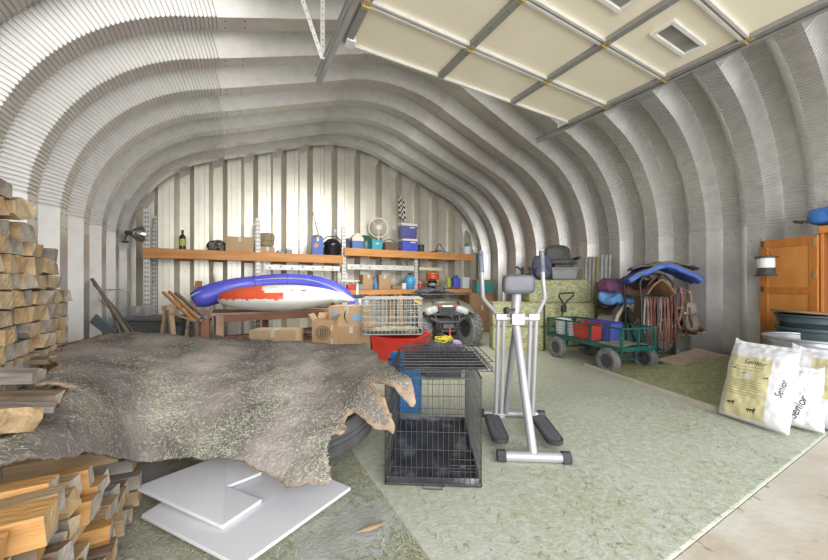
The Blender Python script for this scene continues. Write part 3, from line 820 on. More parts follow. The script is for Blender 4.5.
# ------------------------------------------------------------------ right side: hay heap, curb, board
mb = MB(); a, b = V(4.50, 3.0, 0), V(3.98, 1.30, 0)
mb.bar(a+V(-.04, 0, .0), b+V(-.04, 0, .0), .10, .03, up=(1, 0, 0)); o = mb.build('trim_1', mat('pale_sill', (0.56, 0.52, 0.44), .8, 0, (0.46, 0.42, 0.34), 4), bev=.006); struct(o)
def heap_h(x, y):
    e = a.lerp(b, min(1, max(0, (3.0-y)/1.7))).x
    f = max(0, min(1, (x-e)/1.5)); g_ = max(0, min(1, (y-.95)/.35))*max(0, min(1, (2.95-y)/.75))
    k = f*f*(3-2*f)
    return .015+.19*k*g_+.012*noise.noise(V(x*5, y*5, 2))*min(1, f*6+.2)
mb = MB(); mb.grid(lambda i, j: V((a.lerp(b, j).x+.02)*(1-i)+6.0*i, 3.0-1.9*j, heap_h((a.lerp(b, j).x+.02)*(1-i)+6.0*i, 3.0-1.9*j)+.012*noise.noise(V(i*60, j*60, 1))), 70, 70)
chop = mat('chopped_green_hay', (0.30, 0.32, 0.15), 0.95, 0, (0.46, 0.46, 0.26), 22, 1.0, 90, detail=10, col3=(0.17, 0.18, 0.09), scale3=35, lo3=.58, hi3=.72)
tag(mb.build('hay_heap', chop), 'low heap of loose chopped hay against the right wall, in front of the bridle rack', 'hay', kind='stuff')
ply = mat('weathered_plywood', (0.45, 0.36, 0.26), .8, 0, (0.38, 0.30, 0.21), 6, .2)
p0, p1 = W(668, 363, d=4.45), W(708, 351, d=4.65)
mb = MB(); ln = (p1-p0).length; mb.box((0, 0, .0), (ln, .35, .016)); mb.build
o = mb.build('plywood_sheet', ply, loc=(p0+p1)/2+V(-.06, -.05, 0), rot=(R(6), R(-math.degrees(math.asin((p1.z-p0.z)/ln))), math.atan2(p1.y-p0.y, p1.x-p0.x)))
tag(o, 'small weathered plywood sheet lying on the hay heap near the right wall', 'board')

# ------------------------------------------------------------------ bridle rack with tack
blackm = mat('black_powder_coat', (0.03, 0.03, 0.032), .45, .3)
leathers = [mat('brown_leather', (0.11, 0.05, 0.032), .5, 0, (0.075, 0.035, 0.022), 10, .2), mat('dark_leather', (0.085, 0.045, 0.032), .5, 0, (0.05, 0.03, 0.022), 10, .2), mat('tan_leather', (0.30, 0.19, 0.10), .55, 0, (0.22, 0.13, 0.065), 10, .2), mat('russet_leather', (0.19, 0.065, 0.04), .5, 0, (0.13, 0.045, 0.028), 10, .2), mat('grey_webbing', (0.26, 0.235, 0.22), .8, 0, (0.26, 0.23, 0.21), 10, .2)]
RD = 4.62
ro = W(657, 300, d=RD); ro.z = .11
rack = thing('tack_rack', 'black tubular rack on wheels hung with bridles, beside the right wall', 'tack rack', ro, R(-30))
zz = lambda v: EYE+(283-v)/FPX*RD-.11
xx = lambda u: (u-657)*RD/FPX
mb = MB()
for y in (0, .36):
    mb.tube([(xx(642), y, .03), (xx(641.5), y, zz(300)), (xx(640), y, zz(283)), (xx(643), y, zz(276)), (xx(653), y, zz(273.5)), (xx(664), y, zz(275)), (xx(672), y, zz(282)), (xx(674), y, zz(292)), (xx(674.5), y, .03)], .016, 10)
mb.build('hoop_frame', blackm, rack)
for z in (zz(297), zz(353)):
    mb = MB(); mb.tube([(xx(642), 0, z), (xx(674.5), 0, z), (xx(674.5), .36, z), (xx(642), .36, z)], .010, 8, closed=True); mb.build('cross_rail', blackm, rack)
mb = MB()
for k in range(7): mb.tube([(xx(645+k*4.5), -.01, zz(353)), (xx(645+k*4.5), -.01, zz(353)+.18)], .004, 6)
mb.tube([(xx(643), -.01, zz(353)+.18), (xx(674), -.01, zz(353)+.18)], .006, 6); mb.build('basket', blackm, rack)
mb = MB(); mb.tube([(xx(674), .2, .08), (xx(685), .2, .08)], .008, 6); mb.build('axle', blackm, rack)
wheel_parts(rack, (xx(681), .12, .085), .085, .05)
def rw(x, y, z): return ro+Matrix.Rotation(R(-30), 3, 'Z') @ V(x, y, z)
def strap(mb, pts, wd, th=.004, mi=0):
    """flat leather strap along pts"""
    pts = [Vector(p) for p in pts]
    for i in range(len(pts)-1):
        a_, b_ = pts[i], pts[i+1]
        mb.bar(a_, b_+(b_-a_)*.08, wd, th, up=(0, 1, 0), mi=mi)
bit_m = mat('bit_steel', (.55, .54, .5), .3, .8)
for k in range(9):
    x = xx(645.5+k*3.3); top = zz(297); L = rnd.uniform(.50, .72); wd = rnd.uniform(.03, .05); L = min(L, top-.05)
    m_ = leathers[rnd.choice((0, 1, 0, 3, 3, 1, 4))]
    t = thing('bridle', 'leather bridle hanging in a row from the cross rail of the black tack rack', 'bridle', rw(x, -.02, top), R(-30)+rnd.uniform(-.25, .25), 'bridles on the tack rack')
    mb = MB(); loop = [(wd*math.sin(2*PI*q/16)*(.5+.5*math.sin(PI*((q/16*2) % 1) if False else PI*q/16)), -.006*math.cos(q), -L/2+L/2*math.cos(2*PI*q/16)) for q in range(17)]
    strap(mb, loop, .019); mb.build('headstall', m_, t)
    mb = MB(); strap(mb, [(0, -.01, 0), (.012, -.014, -L*.4), (-.008, -.014, -L*.8), (.01, -.012, -L*.97)], .012); mb.build('rein', leathers[(1, 3, 0, 1, 4, 0, 3, 1, 0)[k]], t)
    mb = MB(); mb.lathe([(.016, -.003), (.020, 0), (.016, .003), (.013, 0)], 12, (wd*.5, -.01, -L*.62), Euler((PI/2, 0, 0)).to_matrix(), closed=True); mb.build('bit_ring', bit_m, t)
# saddle across the top of the rack, blue pad over it
def drape(name, label, cat, c, rz, w, l, drop, th, m, edge_m=None, group=None, skew=0.0, spread=.6, wav=.012, seed=0):
    """a pad or blanket hanging over a ridge along local y"""
    t = thing(name, label, cat, c, rz, group)
    mb = MB()
    def fn(i, j):
        s_ = (i-.5)*2; x = s_*w/2; z = -drop*abs(s_)**1.5
        x *= 1-(1-spread)*abs(s_)*.5
        q = V(i*3+seed, j*3, seed)
        return V(x+skew*(j-.5), (j-.5)*l+noise.noise(q)*.03, z+noise.noise(q*1.7)*wav*3+noise.noise(q*4)*wav)
    mb.grid(fn, 30, 22); mb.build('cloth', m, t, solid=th, sharp=180)
    if edge_m:
        mb = MB()
        mb.tube([fn(k/30, .005)+V(0, 0, .002) for k in range(31)], .012, 6); mb.tube([fn(k/30, .995)+V(0, 0, .002) for k in range(31)], .012, 6)
        mb.build('binding', edge_m, t)
    return t
bluep = mat('blue_saddle_pad', (0.06, 0.12, 0.45), .8, 0, (0.09, 0.17, 0.55), 9, .4, 60)
felt = mat('grey_felt', (0.16, 0.155, 0.15), .9, 0, (0.11, 0.105, 0.10), 9, .3)
s_o = rw(0, .18, zz(284))
sad = thing('saddle', 'brown leather saddle resting on the top of the black tack rack under the blue pad', 'saddle', s_o, R(-30))
mb = MB(); mb.grid(lambda i, j: V((i-.5)*.44*(1-.1*abs(2*i-1)), (j-.5)*.56, .02-.20*abs(2*i-1)**1.4+.05*(2*j-1)**2), 24, 16); mb.build('skirt', leathers[2], sad, solid=.014, sharp=180)
mb = MB(); mb.grid(lambda i, j: V((i-.5)*.30, (j-.5)*.42, .055-.13*abs(2*i-1)**1.6+.07*(2*j-1)**4), 20, 16); mb.build('seat', leathers[1], sad, solid=.02, sharp=180)
mb = MB(); mb.tube([(0, -.22, .06), (0, -.25, .12), (0, -.27, .14)], [.03, .018, .025], 10); mb.build('horn', leathers[1], sad)
for sx in (-1, 1):
    mb = MB(); mb.box((sx*.20, -.08, -.33), (.02, .14, .32)); mb.build('fender', leathers[0], sad, bev=.005)
    mb = MB(); mb.tube([(sx*.20, -.14, -.62), (sx*.20, -.13, -.53), (sx*.20, -.03, -.53), (sx*.20, -.02, -.62)], .012, 8, closed=True); mb.build('stirrup', leathers[2], sad)
drape('saddle_pad', 'thick bright blue saddle pad with grey edge, draped over the top of the tack rack', 'saddle pad', rw(.17, .20, zz(264)), R(-38), 1.0, .52, .21, .06, bluep, felt, skew=.10, spread=.9, seed=2)
drape('felt_pad', 'dark grey felt pad lying over the blue pad on the tack rack', 'saddle pad', rw(.22, .22, zz(262)), R(-38), .86, .52, .08, .016, felt, None, skew=.16, spread=1.0, seed=2)
# leather goods hanging on the right side of the rack
hk = [(679, 286, .5, .05, 3), (683, 287, .62, .06, 1), (688, 289, .55, .05, 0), (692, 291, .45, .05, 4), (677, 292, .6, .045, 0)]
for k, (u, v, L, wd, mi) in enumerate(hk):
    t = thing('halter', 'worn leather halter hanging in the tangle right of the tack rack', 'halter', rw(xx(u), .02+.02*k, zz(v)), R(-30)+.2*k-.3, 'halters right of the tack rack')
    mb = MB(); loop = [(wd*math.sin(2*PI*q/14), -.02*math.sin(q*.9), -L/2+L/2*math.cos(2*PI*q/14)) for q in range(15)]
    strap(mb, loop, .026); strap(mb, [(-wd*.9, -.012, -L*.62), (wd*.9, -.012, -L*.6)], .024); strap(mb, [(0, 0, -L), (.02, -.01, -L*1.18)], .02); mb.build('straps', leathers[mi], t)
    mb = MB(); mb.lathe([(.014, -.003), (.019, 0), (.014, .003), (.011, 0)], 12, (wd*.85, -.016, -L*.6), Euler((PI/2, 0, 0)).to_matrix(), closed=True); mb.build('ring', bit_m, t)
t = thing('saddle_bag', 'greyish brown leather saddle bag hanging at the right of the tack rack', 'bag', rw(xx(694), .10, zz(318)), R(-40))
sb = mat('greyed_leather', (0.24, 0.19, 0.155), .65, 0, (0.17, 0.135, 0.11), 8, .3)
mb = MB(); mb.ell((0, 0, .0), (.19, .13, .40), rot=(0, R(-14), 0), e=2.8, n=22, m=14, jit=.015, seed=5); mb.build('pouch', sb, t)
mb = MB(); mb.ell((-.02, -.03, .12), (.20, .10, .20), rot=(R(-6), R(-14), 0), e=3, n=20, m=10); mb.build('flap', sb, t)
mb = MB(); strap(mb, [(-.04, -.085, .15), (-.02, -.09, -.02), (.0, -.08, -.12)], .024); mb.build('buckle_strap', leathers[1], t)
for k, (u, v) in enumerate(((690, 300), (697, 297))):
    t = thing('riding_boot', ('dark riding boot hung upside down beside the tack rack, %s of two' % ('left', 'right')[k]), 'boot', rw(xx(u+6), .24, zz(v+32)), R(-30)+.3)
    mb = MB(); mb.tube([(0, 0, .28), (0, 0, .14), (0, -.005, .04), (0, -.04, .0), (0, -.12, -.02), (0, -.17, -.025)], [.06, .055, .048, .05, .042, .025], 14, flat=.9); mb.build('upper', leathers[1], t)
    mb = MB(); mb.box((0, -.075, -.062), (.075, .23, .018)); mb.box((0, .02, -.085), (.07, .07, .035)); mb.build('sole', mat('pale_sole', (.4, .33, .24), .8), t, bev=.006)
# stand with grey saddle and coloured blankets left of the rack
so = W(618, 300, d=5.35); so.z = .03
ss = thing('saddle_stand', 'folding saddle stand behind the garden cart, under a pale fleece-lined saddle', 'saddle stand', so, R(-30))
SZ = EYE+(283-307)/FPX*5.35-.03
for sy in (-.2, .2):
    mb = MB(); mb.bar((-.22, sy, 0), (.02, sy, SZ), .03, .03); mb.bar((.22, sy, 0), (-.02, sy, SZ), .03, .03); mb.build('leg_pair', blackm, ss)
mb = MB(); mb.bar((0, -.25, SZ), (0, .25, SZ), .05, .05); mb.build('ridge_bar', blackm, ss)
fleece = mat('pale_fleece', (0.52, 0.51, 0.46), .95, 0, (0.42, 0.41, 0.36), 12, .6, 60)
s2 = thing('saddle', 'pale fleece-lined saddle straddling the stand behind the garden cart', 'saddle', so+V(0, 0, SZ+.06), R(-30))
mb = MB(); mb.grid(lambda i, j: V((i-.5)*.62*(1-.25*abs(2*i-1)), (j-.5)*.52, .0-.34*abs(2*i-1)**1.3), 26, 16); mb.build('fleece_skirt', fleece, s2, solid=.03, sharp=180)
mb = MB(); mb.grid(lambda i, j: V((i-.5)*.46, (j-.5)*.46, .05-.22*abs(2*i-1)**1.4+.05*(2*j-1)**4), 22, 14); mb.build('seat', leathers[1], s2, solid=.02, sharp=180)
for sx in (-1, 1):
    mb = MB(); strap(mb, [(sx*.05, -.27, -.0), (sx*.17, -.29, -.16), (sx*.22, -.28, -.36)], .05, .012); mb.build('fleece_roll', mat('yellowed_fleece', (.55, .5, .38), .95, 0, (.45, .4, .3), 12, .5), s2, bev=.004)
purple = mat('purple_blanket', (0.17, 0.06, 0.15), .9, 0, (0.25, 0.10, 0.20), 8, .4)
sky_b = mat('sky_blue_blanket', (0.10, 0.27, 0.58), .85, 0, (0.16, 0.36, 0.66), 8, .3)
def heap(name, label, c, d, m, rz, seed, jit=.07):
    mb = MB(); mb.ell((0, 0, 0), d, e=2.9, n=44, m=22, jit=jit, seed=seed)
    for p in mb.v: p.z += .012*math.sin(p.x*55+2*math.sin(p.y*14))
    o = mb.build(name, m, loc=c, rot=(R(4), R(8), rz), sharp=180); tag(o, label, 'blanket'); return o
bz = so.z+SZ
heap('folded_blanket', 'bright sky-blue folded blanket on the saddle behind the garden cart', W(620, 299, d=5.3), (.60, .42, .19), sky_b, -YAW+.1, 1)
heap('folded_blanket', 'dark purple folded blanket heaped on top of the sky-blue one', W(621, 288.5, d=5.38), (.72, .46, .22), purple, -YAW-.1, 2)
heap('folded_blanket', 'brown folded blanket peeking out left below the sky-blue one', W(606, 304.5, d=5.5), (.28, .3, .11), leathers[1], -YAW, 3)

# ------------------------------------------------------------------ wooden wardrobe with lantern
pine = mat('orange_pine', (0.56, 0.21, 0.045), .42, 0, (0.46, 0.155, 0.03), 3.5, .12, 30, stretch=(4, 4, .5), detail=8)
pine_p = mat('orange_pine_panel', (0.64, 0.28, 0.07), .42, 0, (0.56, 0.22, 0.05), 2.2, .1, 30, stretch=(2.5, 2.5, .6), detail=8)
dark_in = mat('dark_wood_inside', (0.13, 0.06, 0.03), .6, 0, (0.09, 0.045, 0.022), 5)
hx, hy = 5.72, 1.045
ward = thing('wardrobe', 'tall orange pine wardrobe standing open by the right wall', 'wardrobe', (hx, hy, 0), 0)
BW, BD, BZ = .80, .30, 1.83
mb = MB(); mb.box((BD/2, -.012, BZ/2), (BD, .024, BZ)); mb.build('side_panel', pine, ward, bev=.003)
mb = MB(); mb.box((BD/2, -BW+.012, BZ/2), (BD, .024, BZ)); mb.build('side_panel', pine, ward, bev=.003)
mb = MB(); mb.box((BD/2-.01, -BW/2, BZ-.04), (BD+.04, BW+.02, .08)); mb.build('top_board', pine, ward, bev=.006)
mb = MB(); mb.box((BD/2, -BW/2, .06), (BD, BW-.05, .10)); mb.build('bottom_board', pine, ward, bev=.003)
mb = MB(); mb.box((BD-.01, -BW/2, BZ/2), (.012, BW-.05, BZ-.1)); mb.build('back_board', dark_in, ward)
mb = MB(); mb.tube([(BD*.5, -.03, 1.62), (BD*.5, -BW+.03, 1.62)], .012, 8); mb.build('hanging_rail', bit_m, ward)
ddir = V(5.93-hx, 1.56-hy, 0); dw = ddir.length; ddir.normalize()
dn = V(-ddir.y, ddir.x, 0)
MD = Matrix((ddir, -dn, V(0, 0, 1))).transposed()
DB, DT = .10, 1.735
def dbox(mb, x0, x1, z0, z1, th, y=0): return mb.box(V(-.004, .012, 0)+MD @ V((x0+x1)/2, y, (z0+z1)/2), (x1-x0, th, z1-z0), MD)
mb = MB()
dbox(mb, 0, .075, DB, DT, .026); dbox(mb, dw-.085, dw, DB, DT, .026); dbox(mb, .075, dw-.085, DT-.10, DT, .026); dbox(mb, .075, dw-.085, DB, DB+.12, .026); dbox(mb, .075, dw-.085, 1.07, 1.15, .026)
dr = mb.build('door', pine, ward, bev=.004)
mb = MB(); dbox(mb, .07, dw-.08, 1.14, DT-.09, .010); mb.build('upper_panel', pine_p, dr)
mb = MB(); dbox(mb, .07, dw-.08, DB+.11, 1.08, .010); mb.build('lower_panel', pine_p, dr)
for z in (1.66, 1.30, .35):
    mb = MB(); dbox(mb, .008, .035, z-.05, z+.05, .006, -.016 if False else .016); dbox(mb, .008, .035, z-.05, z+.05, .006, -.016); mb.build('hinge', brass_m, dr)
for z in (1.69, 1.12):
    mb = MB(); dbox(mb, dw-.05, dw-.02, z-.035, z+.035, .012, -.018); mb.build('latch', mat('dark_brass', (.18, .12, .06), .4, .6), dr, bev=.003)
# lantern on the door
lz = lambda v, d: EYE+(283-v)/FPX*d
lq = W(766, 276, d=4.05)
lan = thing('camping_lantern', 'white and black camping lantern hanging on the wardrobe door', 'lantern', lq, -YAW)
k_ = 4.05/FPX
mb = MB(); mb.lathe([(0, 0), (.095, 0), (.10, .012), (.085, .03), (.082, .085), (.075, .10), (0, .10)], 24); mb.build('base', blk, lan)
mb = MB(); mb.lathe([(.072, .10), (.078, .115), (.078, .21), (.07, .225)], 24); mb.build('globe', mat('frosted_globe', (.82, .82, .8), .3, 0, (.78, .78, .76)), lan)
mb = MB(); mb.lathe([(0, .245), (.05, .245), (.11, .235), (.112, .222), (.07, .218), (0, .218)], 24); mb.build('cap', blk, lan)
mb = MB(); mb.tube([(-.075, 0, .235), (-.05, .02, .30), (.02, .06, .345), (.05, .02, .30), (.075, 0, .235)], .004, 6); mb.build('bail_handle', blk, lan)
# bundle on top of the wardrobe
bq = V(hx+.13, hy-.05, BZ+.10)
t = thing('stuff_sack', 'blue nylon sleeping-bag sack with black straps on top of the wardrobe', 'bag', bq, R(-75))
nyl = mat('blue_nylon', (0.04, 0.14, 0.42), .45, 0, (0.06, 0.2, 0.52), 9, .4)
mb = MB(); mb.ell((.06, .02, .02), (.46, .24, .22), e=2.6, n=26, m=14, jit=.03, seed=8); mb.build('body', nyl, t)
mb = MB(); mb.tube([(-.14, -.06, -.05), (-.22, -.05, -.02), (-.27, -.02, -.015), (-.2, .02, -.03)], .018, 8, flat=.5); strap(mb, [(-.0, -.13, -.08), (.0, -.12, .06), (.0, 0, .145)], .03); mb.build('strap', blk, t)

# ------------------------------------------------------------------ tanks and feed sacks
tank_m = mat('stock_tank_steel', (0.55, 0.57, 0.60), .32, .75, (0.45, 0.47, 0.50), 8, .05)
to = W(775, 336, d=3.1); to = V(4.76, .90, 0)
t = thing('stock_tank', 'round galvanised stock tank standing behind the feed sacks', 'stock tank', to)
def ribbed(r, h, n, amp): return [(0, .0), (r-.01, 0)]+[(r+amp*math.sin(k*2*PI/6), .02+(h-.05)*k/(6*n)) for k in range(6*n+1)]
mb = MB(); mb.lathe(ribbed(.34, .69, 4, .006)+[(.33, .68), (.32, .06), (0, .06)], 48); mb.build('wall', tank_m, t)
mb = MB(); mb.lathe([(.338+.013*math.cos(a_), .685+.013*math.sin(a_)) for a_ in [2*PI*k/8 for k in range(8)]], 48, closed=True); mb.build('rolled_rim', tank_m, t)
dkg = mat('dark_blue_green_rubber', (0.045, 0.07, 0.08), .5, 0, (0.07, 0.10, 0.11), 6)
base = V(5.33, 1.0, 0)
z0 = .0
t = thing('rubber_tub', 'tall dark blue-green rubber tub standing behind the stock tank', 'tub', base)
mb = MB(); mb.lathe([(0, 0), (.25, 0), (.28, .5), (.285, .70), (.30, .71), (.30, .74), (.27, .745), (.26, .72), (.24, .05), (0, .05)], 40); mb.build('body', dkg, t)
t = thing('rubber_tub', 'shallow dark rubber tub stacked upon the taller tub behind the stock tank', 'tub', base+V(0, 0, .748))
mb = MB(); mb.lathe([(0, 0), (.25, 0), (.265, .03), (.285, .045), (.28, .06), (.29, .10), (.305, .11), (.305, .125), (.27, .125), (.24, .03), (0, .03)], 40); mb.build('body', dkg, t)
mb = MB(); mb.lathe([(0, 0), (.31, 0), (.325, .008), (.325, .02), (.31, .028), (0, .028)], 40); o = mb.build('round_lid', mat('brown_lid', (0.33, 0.20, 0.11), .6, 0, (0.26, 0.15, 0.08), 6, .1), loc=base+V(-.02, 0, .876), rot=(R(2), R(3), 0)); tag(o, 'round brown wooden lid lying on top of the stacked dark tubs', 'lid')

sack_w = mat('white_woven_sack', (0.78, 0.78, 0.80), .6, 0, (0.72, 0.72, 0.75), 10, .25, 60)
label_y = mat('yellow_printed_label', (0.66, 0.60, 0.34), .6, 0, (0.60, 0.55, 0.32), 5)
ink = mat('black_ink', (0.05, 0.045, 0.04), .7)
inkb = mat('brown_ink', (0.35, 0.28, 0.14), .7)
def text_mesh(txt, size, m, parent, name, M4):
    cu = bpy.data.curves.new(name, 'FONT'); cu.body = txt; cu.size = size; cu.align_x = 'CENTER'; cu.align_y = 'CENTER'; cu.extrude = .0008; cu.shear = .25
    o = bpy.data.objects.new('tmp', cu); C.objects.link(o)
    dg = bpy.context.evaluated_depsgraph_get(); me = bpy.data.meshes.new_from_object(o.evaluated_get(dg))
    bpy.data.objects.remove(o); bpy.data.curves.remove(cu)
    me.materials.clear(); me.materials.append(m); me.name = name
    me.transform(M4)
    q = bpy.data.objects.new(name, me); C.objects.link(q); q.parent = parent
    return q
def sack(label, loc, rz, lean, w, h, T, seed, printed=1, waist=0.0, side=None):
    t = thing('feed_sack', label, 'feed sack', loc, rot=None, rz=0, group='white feed sacks in front of the stock tank')
    t.rotation_mode = 'XYZ'
    t.rotation_euler = (Matrix.Rotation(rz, 3, 'Z') @ Matrix.Rotation(-lean, 3, 'X')).to_euler()
    def bulge(i, j):
        return T/2*max(0, 1-abs(2*i-1)**4)**.5*max(0, 1-abs(2*j-1)**5)**.6*(1-waist*math.exp(-((j-.55)/.1)**2))
    def fn(sd):
        def f(i, j):
            q = V(i*4+seed*5, j*5, sd*3.0)
            sag = 1+.08*(1-j)-.03*math.sin(PI*j)
            y = sd*bulge(i, j)
            k = min(1, bulge(i, j)/.04)
            y += k*(noise.noise(q)*.012+noise.noise(q*3.1)*.007)*sd
            return V((i-.5)*w*sag*(1-waist*.3*math.exp(-((j-.55)/.1)**2)), y, j*h+.012*noise.noise(V(i*5, seed, 0))*j)
        return f
    mb = MB(); mb.grid(fn(-1), 40, 50); n0 = len(mb.f)
    mb.grid(fn(1), 40, 50)
    for k in range(n0, len(mb.f)): mb.f[k] = mb.f[k][::-1]
    mb.build('sack', sack_w, t, weld=True, sharp=180)
    mb = MB(); mb.grid(lambda i, j: V((i-.5)*w*.98, .002*math.sin(i*40), h-.004+j*.035+.03*abs(2*i-1)**6*j), 40, 3); mb.build('sewn_top', sack_w, t, solid=.006)
    f = fn(-1)
    def onf(i, j, o): return f(i, j)+V(0, -o, 0)
    def stick(ob):
        for v in ob.data.vertices:
            i, j = v.co.x/w+.5, v.co.z/h
            v.co = onf(min(.99, max(.01, i)), min(.98, max(.02, j)), .0034)
    if side:
        o = text_mesh('Senior', side[2], ink, t, 'side_lettering', Matrix.Translation(V((side[0]-.5)*w, 0, side[1]*h)) @ Matrix.Rotation(PI/2, 4, 'X') @ Matrix.Rotation(R(side[3]), 4, 'Z')); stick(o)
    if printed:
        i0, i1, j0, j1 = {1: (.10, .74, .05, .84), 2: (.35, .9, .40, .93)}[printed]
        mb = MB(); mb.grid(lambda i, j: onf(i0+(i1-i0)*i, j0+(j1-j0)*j, .0016), 26, 34); lb = mb.build('printed_label', label_y, t, sharp=180)
        o = text_mesh('Senior', .058 if printed == 1 else .045, ink, lb, 'lettering', Matrix.Translation(V((i0+i1)/2*w-w/2+.03, 0, (j1-.07)*h)) @ Matrix.Rotation(PI/2, 4, 'X')); stick(o)
        if printed == 1:
            # rows of fine print, a badge and two little horses
            for r_, jj in enumerate((.70, .66, .52, .49, .46, .43, .40, .36, .33)):
                mb = MB(); e_ = (i1-i0-.1)*rnd.uniform(.8, 1); mb.grid(lambda i, j: onf(i0+.05+e_*i, jj+.007*j, .003), 20, 1); mb.build('printed_line', inkb, lb)
            mb = MB(); mb.grid(lambda i, j: onf(.36+.12*i, .555+.055*j, .003), 4, 4); mb.build('badge', mat('lilac_badge', (.62, .6, .68), .6), lb)
            mb = MB()
            for ci, cj, s_ in ((.25, .20, 1.0), (.56, .16, 1.1), (.20, .665, .5), (.80-.1, .60, .5), (.36, .62, .4)):
                for (a0, b0, a1, b1) in ((-.045, 0, .04, .022), (.03, .012, .055, .045), (-.045, -.03, -.035, .0), (-.02, -.03, -.012, 0), (.02, -.03, .028, 0), (.034, -.026, .042, 0), (-.065, -.01, -.045, .015)):
                    mb.grid(lambda i, j, A=(ci+a0*s_, cj+b0*s_*.8, (a1-a0)*s_, (b1-b0)*s_*.8): onf(A[0]+A[2]*i, A[1]+A[3]*j, .0034), 2, 2)
            mb.build('horse_print', ink, lb)
    return t, fn(-1), w, h
A0, A1 = V(3.79, 1.29, 0), V(3.70, .90, 0)
rz1 = math.atan2((A1-A0).y, (A1-A0).x)
nrm = V(math.cos(rz1+PI/2), math.sin(rz1+PI/2), 0)
sack('white feed sack with a big yellow printed label, leftmost of the leaning row', (A0+A1)/2+nrm*.085+V(0, 0, .018), rz1, R(16), .44, .65, .17, 1, 1, side=(.90, .52, .055, 80))
sack('white feed sack pinched at its middle, second from the left in the row', V(4.06, .865, .02), rz1+R(14), R(8), .27, .46, .14, 2, 0, .45, side=(.55, .36, .075, 70))
sack('white feed sack with a small yellow label near its top, third from the left', V(4.22, .755, .02), rz1+R(4), R(8), .44, .60, .16, 3, 2, .4)
sack('white feed sack cut off by the right edge, last in the row', V(4.34, .56, .02), rz1+R(4), R(10), .30, .50, .15, 4, 0, .3)

# ------------------------------------------------------------------ shelving along the back wall
white_st = mat('pale_perforated_steel', (0.66, 0.66, 0.65), .45, .2, (0.56, 0.56, 0.55), 9)
beam_m = mat('orange_timber_beam', (0.62, 0.30, 0.10), .6, 0, (0.50, 0.22, 0.065), 4, .15, 30, stretch=(.5, 3, 3), detail=8, col3=(0.34, 0.14, 0.05), scale3=9, lo3=.68, hi3=.74)
osb = mat('brown_shelf_board', (0.33, 0.20, 0.11), .7, 0, (0.25, 0.15, 0.08), 6)
hole_m = mat('dark_hole', (0.06, 0.06, 0.06), .8)
YS, YR = 6.88, 7.50
def upright(par, x, y, h, w=.075):
    mb = MB(); mb.box((x, y, h/2), (w, .006, h)); mb.box((x-w/2, y+.025, h/2), (.006, .05, h)); mb.box((x+w/2, y+.025, h/2), (.006, .05, h))
    z = .1
    while z < h-.03:
        for s_ in (-1, 1): mb.box((x+s_*w*.24, y-.004, z), (.014, .004, .03), mi=1)
        z += .075
    return mb.build('upright', [white_st, hole_m], par)
def rack_unit(label, xs, z, h, bh, xb0, xb1, low):
    t = thing('storage_rack', label, 'shelf rack', (0, 0, 0))
    for x, hh in xs:
        upright(t, x, YS, hh); upright(t, x, YR, hh)
        mb = MB(); zz_ = .2
        while zz_+.55 < hh: mb.bar((x, YS+.03, zz_), (x, YR, zz_+.5), .02, .02); zz_ += .55
        mb.build('brace', white_st, t)
    mb = MB(); mb.box(((xb0+xb1)/2, YS-.045, z-bh/2), (xb1-xb0, .05, bh))
    f = mb.build('front_beam', beam_m, t, bev=.004)
    for x, _ in xs:
        mb = MB(); mb.lathe([(.011, 0), (.011, .01)], 8, (x, YS-.071, z-bh/2), Euler((PI/2, 0, 0)).to_matrix()); mb.build('bolt', bolt_m, f)
    mb = MB(); mb.box(((xb0+xb1)/2, YR+.03, z-bh/2), (xb1-xb0, .045, bh)); mb.build('rear_beam', beam_m, t)
    mb = MB(); mb.box(((xb0+xb1)/2, (YS+YR)/2, z-.012), (xb1-xb0, YR-YS, .02)); mb.build('shelf_board', osb, t)
    for (a_, b_, zc, hh, m) in low:
        mb = MB(); mb.box(((a_+b_)/2, YS-.03, zc), (b_-a_, .035, hh))
        n = int((b_-a_)/.2)
        if m is white_st:
            for k in range(n): mb.box((a_+.1+k*.2, YS-.049, zc+(.018 if k % 2 else -.012)), (.03, .004, .022), mi=1)
        mb.build('lower_beam', [m, hole_m], t, bev=.003)
    return t
Z1, Z2, Z3 = 1.775, 1.945, 1.06
tim = mat('pale_timber', (0.62, 0.55, 0.38), .7)
rack_unit('left half of the back-wall rack, with pale perforated posts and a long orange timber beam', [(-1.206, 2.42), (.448, 2.42)], Z1, 0, .165, -1.25, 2.07, [(.55, 2.0, 1.50, .10, white_st)])
rack_unit('right half of the back-wall rack, its orange beam set a little higher', [(2.10, 2.42), (3.86, 1.93)], Z2, 0, .165, 2.09, 5.52, [(2.16, 3.78, 1.545, .11, white_st), (3.92, 4.55, 1.54, .07, tim)])
bench = thing('work_shelf', 'low orange-edged bench shelf behind the parked quad bike', 'bench', (0, 0, 0))
mb = MB(); mb.box((3.75, 7.05, Z3-.02), (3.7, .55, .03)); mb.build('shelf_board', osb, bench)
mb = MB(); mb.box((3.75, 6.77, Z3-.06), (3.7, .04, .11)); mb.build('front_board', beam_m, bench, bev=.004)
for x in (1.95, 3.4, 5.5):
    for y in (6.82, 7.28):
        mb = MB(); mb.box((x, y, (Z3-.05)/2), (.08, .08, Z3-.05)); mb.build('leg', beam_m, bench)

